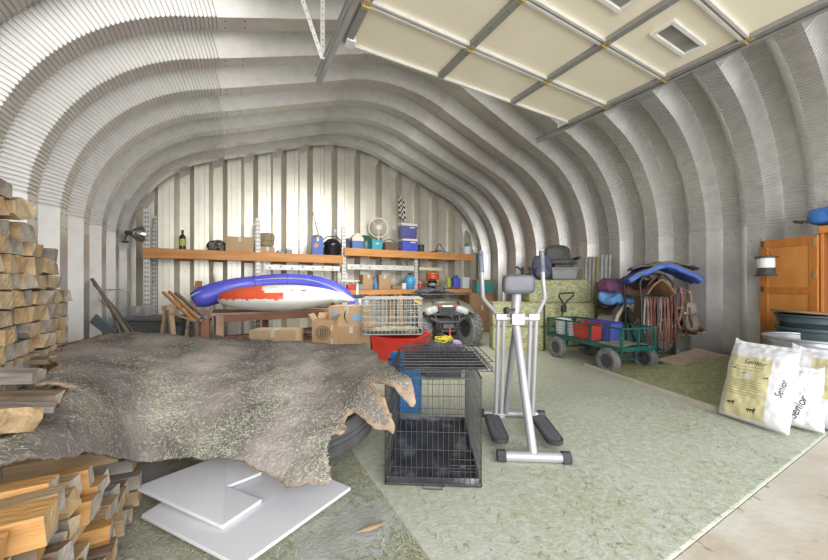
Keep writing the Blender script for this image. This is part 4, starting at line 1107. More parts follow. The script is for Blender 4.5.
YI = 7.12
def sx_(u, y=YI):
    t = (u-414.0)/FPX; return y*(t*T_C+T_S)/(T_C-t*T_S)
def sz_(u, v, y=YI): return W(u, v, Y=y).z
card = mat('brown_cardboard', (0.44, 0.30, 0.17), .8, 0, (0.38, 0.25, 0.14), 4)
card2 = mat('tan_cardboard', (0.52, 0.38, 0.23), .8, 0, (0.46, 0.32, 0.19), 4)
tape = mat('pale_tape', (.62, .58, .5), .35)
def carton(label, c, rz, w, d, h, m, open_=False, name='cardboard_box', group=None, tape_m=None):
    """c: centre of the bottom"""
    t = thing(name, label, 'box', c, rz, group); th = .006
    mb = MB(); mb.box((0, -d/2+th/2, h/2), (w, th, h)); mb.box((0, d/2-th/2, h/2), (w, th, h)); mb.box((-w/2+th/2, 0, h/2), (th, d-2*th, h)); mb.box((w/2-th/2, 0, h/2), (th, d-2*th, h)); mb.box((0, 0, th/2), (w-2*th, d-2*th, th))
    mb.build('walls', m, t)
    mb = MB()
    if open_:
        mb.bar((0, -d/2, h), (0, -d/2-.05, h-.09), w-.01, .005, up=(0, 1, 0)) if False else None
        for sx, sy in ((1, 0), (-1, 0), (0, 1)):
            a_ = V(sx*w/2, sy*d/2, h); b_ = a_+V(sx*.05, sy*.05, .07)
            mb.bar(a_, b_, (d if sx else w)-.01, .005, up=(sx, sy, 0))
        mb.build('flap', m, t)
    else:
        mb.box((-w/4, 0, h+.003), (w/2-.004, d, .006)); mb.box((w/4, 0, h+.003), (w/2-.004, d, .006)); mb.build('flap', m, t)
        mb = MB(); mb.box((0, 0, h+.008), (.05, d+.004, .002)); mb.box((0, -d/2-.002, h-.04), (.05, .002, .08)); mb.build('tape', tape_m or tape, t)
    return t
def shelf_item(u0, u1, v0, zb, y=YI):
    x0, x1 = sx_(u0, y), sx_(u1, y)
    return (x0+x1)/2, x1-x0, sz_((u0+u1)/2, v0, y)-zb
def bottle(name, label, cat, c, r, h, m, capm, shoulder=.7):
    t = thing(name, label, cat, c)
    mb = MB(); mb.lathe([(0, 0), (r*.95, 0), (r, .01), (r, h*shoulder), (r*.8, h*(shoulder+.1)), (r*.35, h*(shoulder+.16)), (r*.33, h*.93), (0, h*.93)], 20); mb.build('body', m, t)
    mb = MB(); mb.lathe([(0, h*.9), (r*.42, h*.9), (r*.42, h), (0, h)], 14); mb.build('cap', capm, t)
    return t
# --- left shelf
dk_green = mat('dark_green_glass', (.02, .035, .022), .2, 0, (.03, .05, .03), 6)
x, w_, h_ = shelf_item(179, 186, 237, Z1)
q = bottle('bottle', 'dark green bottle with a yellow label standing alone at the left of the upper shelf', 'bottle', (x, YI, Z1), w_/2, .36, dk_green, blk, .62)
mb = MB(); mb.lathe([(w_/2+.003, .08), (w_/2+.003, .20)], 20); mb.build('paper_label', mat('yellow_green_label', (.5, .55, .12), .6), q)
camo = mat('camouflage_net', (.10, .11, .08), .95, 0, (.28, .27, .22), 16, .8, 50, col3=(.03, .035, .03), scale3=18, lo3=.52, hi3=.56)
x, w_, h_ = shelf_item(207, 226, 241, Z1)
mb = MB(); mb.ell((0, 0, .10), (w_+.04, .42, .22), e=2.2, n=30, m=14, jit=.05, seed=11); tag(mb.build('camo_bundle', camo, loc=(x, YI, Z1-.0), sharp=180), 'dark camouflage bundle on the shelf left of the tan carton', 'bundle')
x, w_, h_ = shelf_item(225, 253.5, 240.5, Z1); carton('long tan cardboard carton on the left upper shelf', (x, YI-.05, Z1), 0, w_-.03, .34, .27, card2)
x, w_, h_ = shelf_item(259.5, 274, 247, Z1); carton('small flat pale carton on the upper shelf under the canvas bag', (x, YI, Z1), 0, w_, .3, .12, card2)
can = mat('khaki_canvas', (.33, .28, .18), .85, 0, (.27, .23, .14), 10, .3)
t = thing('canvas_bag', 'khaki canvas satchel standing on the small pale carton', 'bag', (x, YI, Z1+.13), .1)
mb = MB(); mb.ell((0, 0, .14), (.27, .16, .28), e=4, n=24, m=14, jit=.012, seed=4); mb.build('body', can, t)
mb = MB(); mb.ell((0, -.05, .19), (.275, .10, .16), e=4, n=20, m=10); mb.build('flap', can, t)
mb = MB(); strap(mb, [(-.07, -.105, .24), (-.07, -.107, .09)], .018); strap(mb, [(.07, -.105, .24), (.07, -.107, .09)], .018); mb.build('strap', leathers[2], t)
for k, (u0, u1, hh, lb) in enumerate(((276, 284, .07, 'small dark tool case lying right of the flat pale carton'), (285.5, 292, .10, 'small dark pouch at the right of the dark tool case on the shelf'))):
    x, w_, h_ = shelf_item(u0, u1, 240, Z1)
    t = thing('tool_case', lb, 'case', (x, YI, Z1)); mb = MB(); mb.box((0, 0, hh/2), (w_, .2, hh), taper=.85); mb.build('case', grey_pl, t, bev=.01)
    mb = MB(); mb.tube([(-.04, 0, hh), (-.03, 0, hh+.03), (.03, 0, hh+.03), (.04, 0, hh)], .007, 6); mb.build('handle', blk, t)
# blue carton, black tub, rod
bluebox = mat('blue_printed_card', (.06, .16, .52), .5, 0, (.05, .13, .45), 5)
x, w_, h_ = shelf_item(312, 322.5, 237, Z1)
t = carton('upright blue carton with an orange mark, left of the black lidded tub', (x, YI, Z1), -.15, w_, .3, .37, bluebox)
mb = MB(); mb.box((-.03, -.153, .2), (.07, .003, .09), rot=(0, .5, 0)); mb.build('printed_mark', mat('orange_print', (.7, .25, .1), .5), t)
mb = MB(); mb.ell((0, 0, .385), (.2, .2, .08), e=2.2, jit=.02, seed=2); tag(mb.build('cloth_bundle', can, loc=(x, YI, Z1+.022)), 'crumpled tan cloth on top of the upright blue carton', 'cloth')
gloss = mat('glossy_black_plastic', (.02, .02, .022), .2)
x, w_, h_ = shelf_item(323, 341, 234.5, Z1)
t = thing('shop_vacuum', 'glossy black lidded shop vacuum drum with handle on the shelf, against the post', 'vacuum', (x, YI, Z1))
mb = MB(); mb.lathe([(0, 0), (.14, 0), (.155, .05), (.165, .20), (.172, .21), (.172, .225), (0, .225)], 28); mb.build('drum', gloss, t)
mb = MB(); mb.lathe([(.185, .225), (.19, .25), (.165, .30), (.10, .37), (0, .385)], 28); mb.build('lid', gloss, t)
mb = MB(); mb.tube([(-.19, 0, .25), (-.21, 0, .34), (-.10, -.02, .42), (.10, -.02, .42), (.21, 0, .34), (.19, 0, .25)], .012, 8); mb.build('handle', gloss, t)
for sx in (-1, 1):
    mb = MB(); mb.box((sx*.185, 0, .22), (.03, .05, .07)); mb.build('clip', grey_pl, t, bev=.004)
p0, p1 = W(324, 233, Y=7.35), W(313, 212, Y=7.45)
p0.z = Z1
mb = MB(); mb.tube([p0, p0.lerp(p1, .5), p1], .009, 8); o = mb.build('fishing_rod', mat('dark_rod', (.10, .085, .07), .5)); tag(o, 'thin dark rod leaning on the back wall behind the black vacuum drum', 'rod')
p0, p1 = W(209.5, 261, Y=7.25), W(214, 280, Y=7.1)
mb = MB(); mb.tube([p0+V(-.02, .03, .1), p0, p1, V(p1.x+.03, 7.0, 0)], .02, 8); tag(mb.build('wooden_rod', mat('ash_wood', (.42, .36, .28), .7)), 'pale wooden tool handle standing behind the blue inflatable', 'handle')
# --- right shelf
x, w_, h_ = shelf_item(348, 362, 236, Z2)
t = thing('cooler', 'small cooler with blue body and white peaked lid at the left of the right-hand shelf', 'cooler', (x+.03, YI, Z2))
mb = MB(); mb.box((0, 0, .09), (.25, .22, .18), taper=1.06); mb.build('body', mat('mid_blue_plastic', (.10, .2, .55), .4), t, bev=.012)
mb = MB(); mb.prism([(-.135, .18), (.135, .18), (.135, .25), (.06, .33), (0, .37), (-.06, .33), (-.135, .25)], .24, (0, .12, 0), Euler((PI/2, 0, 0)).to_matrix()); mb.build('lid', mat('ivory_plastic', (.74, .72, .62), .45), t, bev=.012)
mb = MB(); mb.box((0, 0, .12), (.12, .12, .24)); o = mb.build('bottle_crate', navy, loc=(x-.18, YI+.05, Z2), bev=.01); tag(o, 'narrow navy box tucked left of the white-lidded cooler', 'box')
x, w_, h_ = shelf_item(367, 379, 240, Z2)
t = tub('tub', 'turquoise square plastic tub in front of the dark green dome', 'tub', (x, YI-.16, Z2), 0, .27, .2, .20, mat('turquoise_plastic', (.05, .38, .46), .4))
mb = MB(); mb.box((0, -.103, .13), (.08, .006, .04)); mb.build('sticker', tape, t)
x, w_, h_ = shelf_item(361, 377, 233, Z2)
t = thing('helmet', 'dark green domed helmet behind the turquoise tub', 'helmet', (x-.05, YI+.12, Z2))
mb = MB(); mb.lathe([(.195, 0), (.20, .10), (.195, .18), (.16, .28), (.08, .345), (0, .36)], 28); mb.build('shell', mat('deep_green_plastic', (.03, .12, .08), .35), t)
mb = MB(); mb.lathe([(.185, 0), (.20, .01), (.20, .03), (.185, .04)], 28); mb.build('rim', blk, t)
# fan
x, w_, h_ = shelf_item(370.5, 390.5, 216, Z2)
fz = sz_(380, 227); fr = .225
t = thing('desk_fan', 'round cream wire-cage fan standing at the middle of the right-hand shelf', 'fan', (sx_(380.5), YI+.12, Z2), -.35)
fz -= Z2
cr_m = mat('cream_fan_plastic', (.82, .78, .66), .45)
mb = MB(); mb.lathe([(0, 0), (.11, 0), (.115, .02), (.04, .04), (.025, .05)], 24); mb.build('base', cr_m, t)
mb = MB(); mb.tube([(0, 0, .04), (0, .02, fz-.06)], .022, 12); mb.build('stem', cr_m, t)
mb = MB(); mb.tube([(0, .17, fz), (0, .06, fz)], [.05, .075], 16); mb.build('motor', cr_m, t)
mb = MB(); mb.tube([(math.cos(2*PI*k/40)*fr, 0, fz+math.sin(2*PI*k/40)*fr) for k in range(40)], .016, 8, closed=True)
for k in range(48):
    a_ = 2*PI*k/48; mb.tube([(math.cos(a_)*.045, -.065, fz+math.sin(a_)*.045), (math.cos(a_)*fr*.6, -.055, fz+math.sin(a_)*fr*.6), (math.cos(a_)*fr, 0, fz+math.sin(a_)*fr)], .0034, 4, caps=False)
    mb.tube([(math.cos(a_)*.06, .055, fz+math.sin(a_)*.06), (math.cos(a_)*fr, 0, fz+math.sin(a_)*fr)], .0022, 4, caps=False)
for rr in (.09, .15): mb.tube([(math.cos(2*PI*k/32)*rr, -.058, fz+math.sin(2*PI*k/32)*rr) for k in range(32)], .0025, 4, closed=True)
mb.lathe([(0, -.075), (.042, -.07), (.045, -.06)], 20, (0, 0, fz), Euler((R(-90), 0, 0)).to_matrix()) if False else mb.ell((0, -.068, fz), (.12, .02, .12)); mb.build('cage', cr_m, t)
mb = MB()
for k in range(4):
    a_ = PI/2*k
    mb.grid(lambda i, j: V(math.cos(a_+(j-.5)*1.35)*(.04+i*.14), .02*(j-.5)*2, fz+math.sin(a_+(j-.5)*1.35)*(.04+i*.16)), 4, 6)
mb.build('blades', mat('pale_fan_blade', (.36, .33, .26), .5), t, solid=.003)
# wicker basket, coolers, flag
x, w_, h_ = shelf_item(382, 397, 242, Z2)
wick = mat('dark_wicker', (.12, .085, .06), .8, 0, (.22, .16, .11), 40, .6, 60, stretch=(1, 1, 3))
t = thing('basket', 'dark wicker basket beside the stacked coolers', 'basket', (x, YI, Z2))
mb = MB(); mb.box((0, 0, .10), (.30, .22, .20), taper=1.08); mb.build('body', wick, t, bev=.015)
mb = MB(); mb.tube([V(math.cos(a_)*.15, 0, .18+math.sin(a_)*.10) for a_ in [PI*k/10 for k in range(11)]], .01, 6); mb.build('handle', wick, t)
def cooler(label, c, rz, w, d, h, body, lid):
    t = thing('cooler', label, 'cooler', c, rz)
    mb = MB(); mb.box((0, 0, h*.40), (w, d, h*.80), taper=1.04); mb.build('body', body, t, bev=.012)
    mb = MB(); mb.box((0, 0, h*.90), (w*1.08, d*1.08, h*.18)); mb.build('lid', lid, t, bev=.012)
    mb = MB(); mb.box((w*.18, -d*.55, h*.70), (w*.34, .02, .03)); mb.build('handle', lid, t, bev=.005)
    return t
x, w_, h_ = shelf_item(398, 416.5, 243, Z2)
royal = mat('royal_blue_plastic', (.06, .10, .60), .4, 0, (.05, .085, .52), 4)
indigo = mat('indigo_plastic', (.085, .08, .32), .4, 0, (.07, .07, .27), 4)
lidm = mat('cooler_lid_white', (.72, .70, .68), .4)
cooler('royal blue cooler with white lid, lower of the two stacked coolers on the shelf', (x-.0, YI-.02, Z2), -.1, .37, .30, .31, royal, lidm)
cooler('indigo cooler with white lid, upper of the two stacked coolers on the shelf', (x-.01, YI-.02, Z2+.315), -.15, .37, .30, .36, indigo, lidm)
t = thing('checkered_flag', 'small black and white checkered flag standing at the back wall above the indigo cooler', 'flag', (sx_(402, 7.4), 7.4, Z2))
fl0 = sz_(400, 196, 7.4)-Z2; fl1 = sz_(400, 219, 7.4)-Z2
mb = MB(); mb.tube([(0, 0, 0), (-.03, 0, fl0+.08)], .008, 6); mb.build('pole', mat('pale_pole', (.6, .58, .5), .6), t)
mb = MB(); nx_, nz_ = 4, 9
for i in range(nx_):
    for j in range(nz_):
        a0, a1 = i/nx_, (i+1)/nx_; b0, b1 = j/nz_, (j+1)/nz_
        P = lambda s_, q: V(-.10+s_*.17+.04*q-.02, -.02+.02*math.sin(s_*9+q*3), fl0-(fl0-fl1)*q-.06*s_)
        mb.add([P(a0, b0), P(a1, b0), P(a1, b1), P(a0, b1)], [(0, 1, 2, 3)], (i+j) % 2)
mb.build('cloth', [mat('flag_black', (.03, .03, .03), .8), mat('flag_white', (.72, .71, .66), .8)], t, solid=.002)
bucket('pot', 'small black pot standing right of the stacked coolers', (sx_(421), YI, Z2), .085, .20, blk, 0, False, 'pot')
x = sx_(438)
t = thing('wire_trap', 'tangle of bent black wire frames lying on the right-hand shelf', 'trap', (x, YI, Z2))
mb = MB(); mb.tube([(-.3, 0, .03), (-.1, 0, .04), (.0, -.02, .24), (.06, 0, .26), (.20, 0, .06), (.35, .02, .04)], .010, 6); mb.tube([(-.28, .05, .03), (.1, .08, .10), (.33, -.05, .03)], .009, 6); mb.build('wire', blackm, t)
mb = MB(); mb.box((.06, -.05, .03), (.30, .18, .06)); mb.build('pan', grey_pl, t, bev=.01)
mb = MB(); mb.box((.22, -.02, .10), (.07, .12, .08), rot=(0, .4, 0)); mb.build('plate', white_b, t, bev=.005)
bk = bucket('bucket', 'white pail at the far right end of the upper shelf, holding a green bottle', (sx_(465.5), YI-.05, Z2), .13, .22, white_b)
bottle('bottle', 'green plastic bottle standing in the white pail at the right end of the shelf', 'bottle', (sx_(465.5)+.0, YI-.05, Z2+.03), .06, .34, mat('green_plastic', (.05, .30, .13), .4), mat('pale_green_cap', (.3, .55, .35), .5), .62)
# --- bench shelf
YL = 7.0
def bx(u): return sx_(u, YL)
carton('brown open carton standing on the bench behind the blue sprayer, left of two', (bx(366.5), YL, Z3), .1, .27, .2, .32, card)
carton('brown carton with a taped top standing on the bench, right of two', (bx(384), YL+.05, Z3), 0, .29, .2, .32, card)
t = thing('sprayer', 'slim blue spray pump standing before the brown cartons', 'sprayer', (bx(373), YL-.16, Z3))
mb = MB(); mb.lathe([(0, 0), (.05, 0), (.05, .10), (.025, .16), (.018, .25), (0, .25)], 16); mb.build('body', mat('blue_bottle', (.06, .20, .50), .35), t)
mb = MB(); mb.box((-.02, 0, .27), (.09, .03, .04)); mb.build('trigger', mat('blue_trigger', (.04, .1, .35), .4), t, bev=.006)
t = thing('gas_cylinder', 'small round light-blue tank on the bench shelf by the middle post', 'tank', (bx(410), YL, Z3))
mb = MB(); mb.lathe([(0, 0), (.09, 0), (.10, .02), (.13, .08), (.15, .18), (.13, .27), (.07, .32), (0, .335)], 24); mb.build('body', mat('light_blue_paint', (.08, .34, .62), .4), t)
mb = MB(); mb.lathe([(.03, .32), (.03, .36), (.055, .365), (.055, .38), (0, .38)], 14); mb.build('valve', blk, t)
t = thing('water_jug', 'round drinks jug with red top and yellow body on the bench above the quad bike', 'jug', (bx(432), YL-.02, Z3))
mb = MB(); mb.lathe([(0, 0), (.15, 0), (.155, .02), (.165, .22)], 28); mb.build('body', mat('yellow_jug', (.72, .45, .04), .4), t)
mb = MB(); mb.lathe([(.165, .22), (.168, .34), (.15, .355)], 28); mb.build('upper_band', mat('red_jug', (.65, .10, .03), .4), t)
mb = MB(); mb.lathe([(.16, .355), (.155, .385), (.07, .40), (.06, .43), (0, .43)], 28); mb.build('lid', mat('orange_jug_lid', (.70, .20, .03), .4), t)
mb = MB(); mb.tube([(.03, -.165, .05), (.03, -.2, .05), (.03, -.2, .02)], .014, 8); mb.build('tap', white_b, t)
def jug(label, x, w, d, h, m, capm, cat='jug'):
    t = thing('jug', label, cat, (x, YL, Z3))
    mb = MB(); mb.box((0, 0, h*.4), (w, d, h*.8)); mb.box((0, 0, h*.86), (w*.7, d*.7, h*.14)); mb.build('body', m, t, bev=.02)
    mb = MB(); mb.tube([(-w*.3, 0, h*.8), (-w*.25, 0, h), (w*.12, 0, h), (w*.2, 0, h*.85)], .012, 8); mb.build('handle', m, t)
    mb = MB(); mb.lathe([(0, 0), (.022, 0), (.022, .03), (0, .03)], 12, (w*.3, 0, h*.9)); mb.build('cap', capm, t)
jug('tall yellow-green jug on the bench shelf left of the blue jug', bx(448), .10, .14, .32, mat('yellow_green_plastic', (.45, .52, .08), .4), blk)
jug('dark blue jug on the bench shelf near its right end', bx(455.5), .19, .2, .34, blue_pl, blk)
t = tub('tub', 'white square tub at the right end of the bench shelf', 'tub', (bx(463.5), YL, Z3), 0, .24, .22, .28, white_b)
t = thing('helmet', 'black riding helmet on the bench below the drinks jug', 'helmet', (bx(427), YL-.24, Z3), -.5)
mb = MB(); mb.ell((0, 0, .12), (.25, .31, .25), e=2.3, n=26, m=16); mb.build('shell', gloss, t)
mb = MB(); mb.ell((0, -.10, .10), (.20, .16, .09), e=2.6, n=20, m=10); mb.build('visor', grey_pl, t)
mb = MB(); mb.box((0, -.15, .215), (.19, .14, .015), rot=(R(14), 0, 0)); mb.build('peak', blk, t, bev=.004)
redm = mat('red_paint', (.55, .05, .05), .45)
misc = [(349, .16, .10, red_pl, 'small red tool box at the left end of the bench clutter', 'toolbox'), (358, .14, .12, grey_pl, 'small grey tool box right of the red one on the bench', 'toolbox'), (394, .22, .08, mat('dull_brass_tin', (.35, .28, .16), .5, .3), 'flat brownish tin lying on the bench right of the cartons', 'tin'), (402, .12, .14, white_b, 'small white tub on the bench left of the light-blue tank', 'tub'), (418, .12, .16, redm, 'little red can on the bench beside the middle post', 'can'), (440, .16, .11, grey_pl, 'low grey case on the bench right of the drinks jug', 'case')]
for u, w, h, m, lb, cat in misc:
    t = thing({'can': 'paint_can', 'tin': 'flat_tin', 'tub': 'small_tub'}.get(cat, cat), lb, cat, (bx(u), YL-.1, Z3))
    mb = MB()
    if cat in ('can', 'tub'): mb.lathe([(0, 0), (w/2, 0), (w/2, h*.9), (w*.46, h*.92), (0, h*.92)], 20)
    else: mb.box((0, 0, h*.42), (w, .14, h*.84))
    mb.build('body', m, t, bev=.008 if cat not in ('can', 'tub') else 0)
    mb = MB()
    if cat in ('can', 'tub'): mb.lathe([(w*.5, h*.9), (w*.52, h*.94), (w*.48, h*.99), (0, h*.97)], 20)
    else: mb.box((0, 0, h*.92), (w*1.02, .145, h*.14))
    mb.build('lid', m if m is not redm else lidm, t)
    if cat == 'toolbox':
        mb = MB(); mb.tube([(-w*.25, 0, h), (-w*.2, 0, h+.04), (w*.2, 0, h+.04), (w*.25, 0, h)], .008, 6); mb.build('handle', blk, t)
# round reflector lamp on the left end of the rack
lp = W(139, 234, Y=6.75)
t = thing('clamp_lamp', 'round chrome reflector clamp lamp fixed at the left post of the rack', 'lamp', (lp.x, lp.y, lp.z), R(125))
chrome = mat('chrome_reflector', (.62, .61, .58), .15, .9)
m90 = Euler((PI/2, 0, 0)).to_matrix()
mb = MB(); mb.lathe([(.03, -.11), (.05, -.10), (.11, -.03), (.135, .03)], 28, m=m90); mb.build('reflector', chrome, t, solid=.003)
mb = MB(); mb.lathe([(0, -.18), (.03, -.175), (.032, -.10), (0, -.10)], 16, m=m90); mb.build('socket', blk, t)
mb = MB(); mb.ell((0, 0, 0), (.06, .09, .06)); mb.build('bulb', mat('dark_bulb', (.2, .2, .19), .1), t)
mb = MB(); mb.tube([(0, .14, 0), (.03, .16, -.06), (.04, .17, -.12)], .01, 6); mb.box((.045, .16, -.14), (.05, .07, .03)); mb.build('clamp', blk, t)

# ------------------------------------------------------------------ work table with inflatables
redwood = mat('reddish_table_wood', (0.34, 0.16, 0.10), .6, 0, (0.26, 0.115, 0.07), 5, .2, 30, stretch=(.6, 3, 3), detail=8)
paleredwood = mat('faded_table_wood', (0.46, 0.30, 0.23), .65, 0, (0.36, 0.22, 0.16), 5, .2, 30, stretch=(.6, 3, 3), detail=8)
TD = 4.85
tc0 = W(211, 313, d=TD); tc0.z = 0   # near left corner of the tabletop
def tq(x, y, z=0): return tc0+V(.89+x, .40+y, z)
def fwd(p, a, b=0): return p+V(T_S, T_C, 0)*a+V(T_C, -T_S, 0)*b
TZ = .755
table = thing('work_table', 'reddish wooden work table carrying the two inflatables', 'table', tq(0, 0), 0)
mb = MB()
for k in range(5): mb.box((0, -.32+k*.16, TZ-.018), (1.78, .152, .036))
mb.build('tabletop', paleredwood, table, bev=.004)
mb = MB(); mb.box((0, -.36, TZ-.085), (1.66, .035, .10)); mb.box((0, .36, TZ-.085), (1.66, .035, .10)); mb.build('apron', redwood, table, bev=.003)
for x, y, m in ((-.78, -.34, paleredwood), (-.80, .33, redwood), (.80, -.34, paleredwood), (.80, .33, redwood), (-.1, .33, redwood)):
    mb = MB(); mb.box((x, y, (TZ-.036)/2), (.10, .09, TZ-.036)); mb.build('leg', m, table, bev=.004)
mb = MB(); mb.box((0, .0, .25), (1.5, .60, .03)); mb.build('lower_shelf', redwood, table)
for k, (z, L, y, x) in enumerate(((.285, 1.1, -.18, -.05), (.285, .9, 0.0, .1), (.325, 1.0, -.14, .0), (.365, .7, -.16, -.35), (.365, .6, -.15, .35), (.40, .62, -.15, .32))):
    mb = MB(); mb.box((0, 0, 0), (L, .15, .034)); o = mb.build('plank', (redwood, paleredwood, osb)[k % 3], loc=tq(x, y, z), rot=(0, 0, .03*(k-2)), bev=.003)
    tag(o, 'rough plank stored in the loose pile on the shelf under the work table', 'plank', 'planks under the work table')
# white and orange-red inflatable
wv = mat('white_vinyl', (.80, .80, .78), .3, 0, (.76, .76, .75), 3)
ov = mat('orange_red_vinyl', (.75, .12, .05), .3, 0, (.70, .10, .04), 3)
fq = W(283, 283, d=5.2); fq.z = TZ+.212
inf = thing('pool_float', 'white inflatable with an orange-red patch lying on the work table', 'pool float', fq, R(-17))
def float_pt(la, lo):
    def pw(a, e): return math.copysign(abs(a)**e, a)
    x = math.cos(la)*pw(math.cos(lo), .9)*.93; y = math.cos(la)*math.sin(lo)*.36; z = pw(math.sin(la), .85)*.205
    k = max(0, x)/.93; tp = 1-.35*k**2
    z *= tp; z += .02*k; y *= 1-.25*k
    # welded seam puckers
    z += .006*math.sin(lo*46)*math.exp(-(la/.25)**2)
    return V(x, y, z)
mb = MB(); n_, m_n = 120, 40
vs = [float_pt(-PI/2+PI*i/m_n, 2*PI*k/n_) for i in range(m_n+1) for k in range(n_)]
for i in range(m_n):
    for k in range(n_):
        f = (i*n_+k, i*n_+(k+1) % n_, (i+1)*n_+(k+1) % n_, (i+1)*n_+k)
        c = sum((vs[q] for q in f), V(0, 0, 0))/4
        orange = c.z > -.01 and (c.x < -.20+.05*math.sin(c.z*30) or (c.x < .06 and c.z < .095 and c.z > -.01))
        mb.mi.append(1 if orange else 0); mb.f.append(list(f)); mb.sm.append(True)
mb.v = vs; mb.build('body', [wv, ov], inf, sharp=180)
mb = MB(); mb.tube([(.80, -.06, -.01), (.92, -.10, -.005), (1.02, -.12, -.03), (1.10, -.12, -.045)], [.10, .085, .05, .012], 16); mb.build('tip', wv, inf)
for k, (x, z, ang, cc) in enumerate(((-.08, .165, .2, (.75, .62, .05)), (.17, .12, 1.0, (.7, .65, .05)), (.34, .125, .05, (.80, .25, .30)))):
    lo = -math.acos(max(-1, min(1, x/.8))); 
    y = -.36*math.sqrt(max(0, 1-(x/.93)**2))*math.sqrt(max(0, 1-(z/.205)**2.2))
    mb = MB(); mb.tube([(x-.04*math.cos(ang), y-.004, z-.03*math.sin(ang)), (x+.04*math.cos(ang), y-.004, z+.03*math.sin(ang))], .010, 8)
    mb.build('printed_sprinkle', mat('sprinkle_%s' % ('golden', 'yellow', 'pink')[k], cc, .4), inf)
# long blue inflatable arched behind it
bv = mat('blue_vinyl', (.10, .11, .62), .35, 0, (.085, .09, .55), 4, .05, 20)
ib = thing('inflatable_boat', 'long blue inflatable tube arched over the white one on the work table', 'inflatable', (0, 0, 0))
pth = [(193, 301, 4.95, .10), (200, 298, 4.98, .15), (213, 294, 5.05, .165), (230, 289, 5.15, .155), (255, 284.5, 5.3, .14), (283, 282, 5.35, .135), (308, 283, 5.35, .135), (326, 287.5, 5.3, .14), (340, 294.5, 5.25, .14), (348, 303, 5.2, .125), (350.5, 310, 5.2, .09)]
pts, rs = [], []
for k in range(len(pth)-1):
    for q in range(5):
        f = q/5; a_, b_ = pth[k], pth[k+1]
        pm, pn = pth[max(0, k-1)], pth[min(len(pth)-1, k+2)]
        def cr(i): return .5*((2*a_[i])+(b_[i]-pm[i])*f+(2*pm[i]-5*a_[i]+4*b_[i]-pn[i])*f*f+(3*a_[i]-pm[i]-3*b_[i]+pn[i])*f**3)
        e_ = .55*(cr(0)-193)/157+.12; pts.append(W(cr(0), cr(1), d=cr(2)+e_)); rs.append(cr(3)*(1+e_*.18))
pts.append(W(*pth[-1][:2], d=pth[-1][2]+.67)); rs.append(.03)
rs[0] = .05
mb = MB(); mb.tube(pts, rs, 24); mb.build('tube', bv, ib, sharp=80)
mb = MB(); cam_dir = V(-T_S, -T_C, 0)
mb.tube([p+(cam_dir*.9+V(0, 0, .42)).normalized()*(r+.002) for p, r in zip(pts[2:-1], rs[2:-1])], .008, 6); mb.build('seam', mat('pale_green_seam', (.55, .62, .45), .5), ib)
for k in (20, 26, 31):
    p, r = pts[k], rs[k]; t_ = (pts[k+1]-pts[k-1]).normalized()
    mb = MB(); x_ = t_.orthogonal().normalized(); y_ = t_.cross(x_)
    mb.tube([p+(x_*math.cos(2*PI*q/20)+y_*math.sin(2*PI*q/20))*(r+.003) for q in range(20)], .006, 6, closed=True); mb.build('weld_band', mat('deep_blue_band', (.06, .07, .45), .4), ib)
p = pts[-7]+cam_dir*(rs[-7]+.004)
mb = MB(); mb.box(p+V(0, 0, -.01), (.085, .012, .17), rot=(0, R(20), -YAW)); mb.build('white_tag', wv, ib, bev=.004)
mb = MB(); q = W(361, 305, d=4.75); mb.ell((0, 0, 0), (.20, .18, .20), e=2.2, jit=.06, seed=6); o = mb.build('plastic_bag', mat('pale_blue_plastic_film', (.50, .60, .72), .3, 0, (.42, .52, .66), 7, .5), loc=q, sharp=180); tag(o, 'crumpled pale blue plastic bag on the carton right of the blue inflatable', 'plastic bag')

# ------------------------------------------------------------------ cartons in front of the table
def carton_px(label, u0, u1, v0, v1, d, dep, m, zb=None, rz=0.0, open_=False):
    """v0 top edge, v1 (or zb) the bottom, u0..u1 the near face"""
    q = W((u0+u1)/2, 283, d=d); zt = EYE+(283-v0)/FPX*d
    zb = zb if zb is not None else EYE+(283-v1)/FPX*d
    q = fwd(q, dep/2); q.z = zb
    return carton(label, q, -YAW+rz, (u1-u0)*d/FPX, dep, zt-zb, m, open_), (u1-u0)*d/FPX, dep, zt-zb
carton_px('flat taped cardboard box on the floor under the front of the work table', 249, 296, 331, 0, 4.05, .28, card2, 0.0)
t, w_, d_, h_ = carton_px('upright open cardboard box with a round black print, in front of the table leg', 312, 334, 320, 0, 4.2, .24, card, 0.0, open_=True)
mb = MB()
for rr in (.085, .062): mb.tube([(math.cos(2*PI*k/28)*rr, -d_/2-.003, h_-.16+math.sin(2*PI*k/28)*rr) for k in range(28)], .004, 4, closed=True)
for dx, dz, l in ((-.03, 0, .09), (-.01, .0, .10), (.012, .0, .10), (.033, 0, .09)): mb.box((dx, -d_/2-.003, h_-.16+dz), (.009, .003, l))
mb.build('round_print', ink, t)
mb = MB(); mb.box((w_*.40, -d_/2-.002, h_-.10), (.02, .002, .07)); mb.box((w_*.40, -d_/2-.002, h_-.30), (.02, .002, .12)); mb.build('label_strip', tape, t)
carton_px('plain brown cardboard box under the box with the curved mark', 333, 372, 327, 0, 4.35, .36, card, 0.0, rz=-.1)
q = W(347.5, 283, d=4.35); zb = EYE+(283-331.5)/FPX*4.35
w_ = 37*4.35/FPX; h_ = .26; d_ = .34; q = fwd(q, d_/2+.02); q.z = .628
t = carton('tan cardboard box with a dark curved mark and blue tape on a brown box', q, -YAW-.1, w_, d_, h_, card2)
mb = MB(); mb.tube([(.0+.055*math.cos(a_)+.03, -d_/2-.003, h_*.55+.085*math.sin(a_)) for a_ in [R(115)+R(130)*k/12 for k in range(13)]], [.003+.006*math.sin(PI*k/12) for k in range(13)], 6); mb.box((.015, -d_/2-.003, h_*.55-.085), (.03, .003, .008)); mb.build('curved_mark', ink, t)
btape = mat('light_blue_tape', (.25, .50, .75), .4)
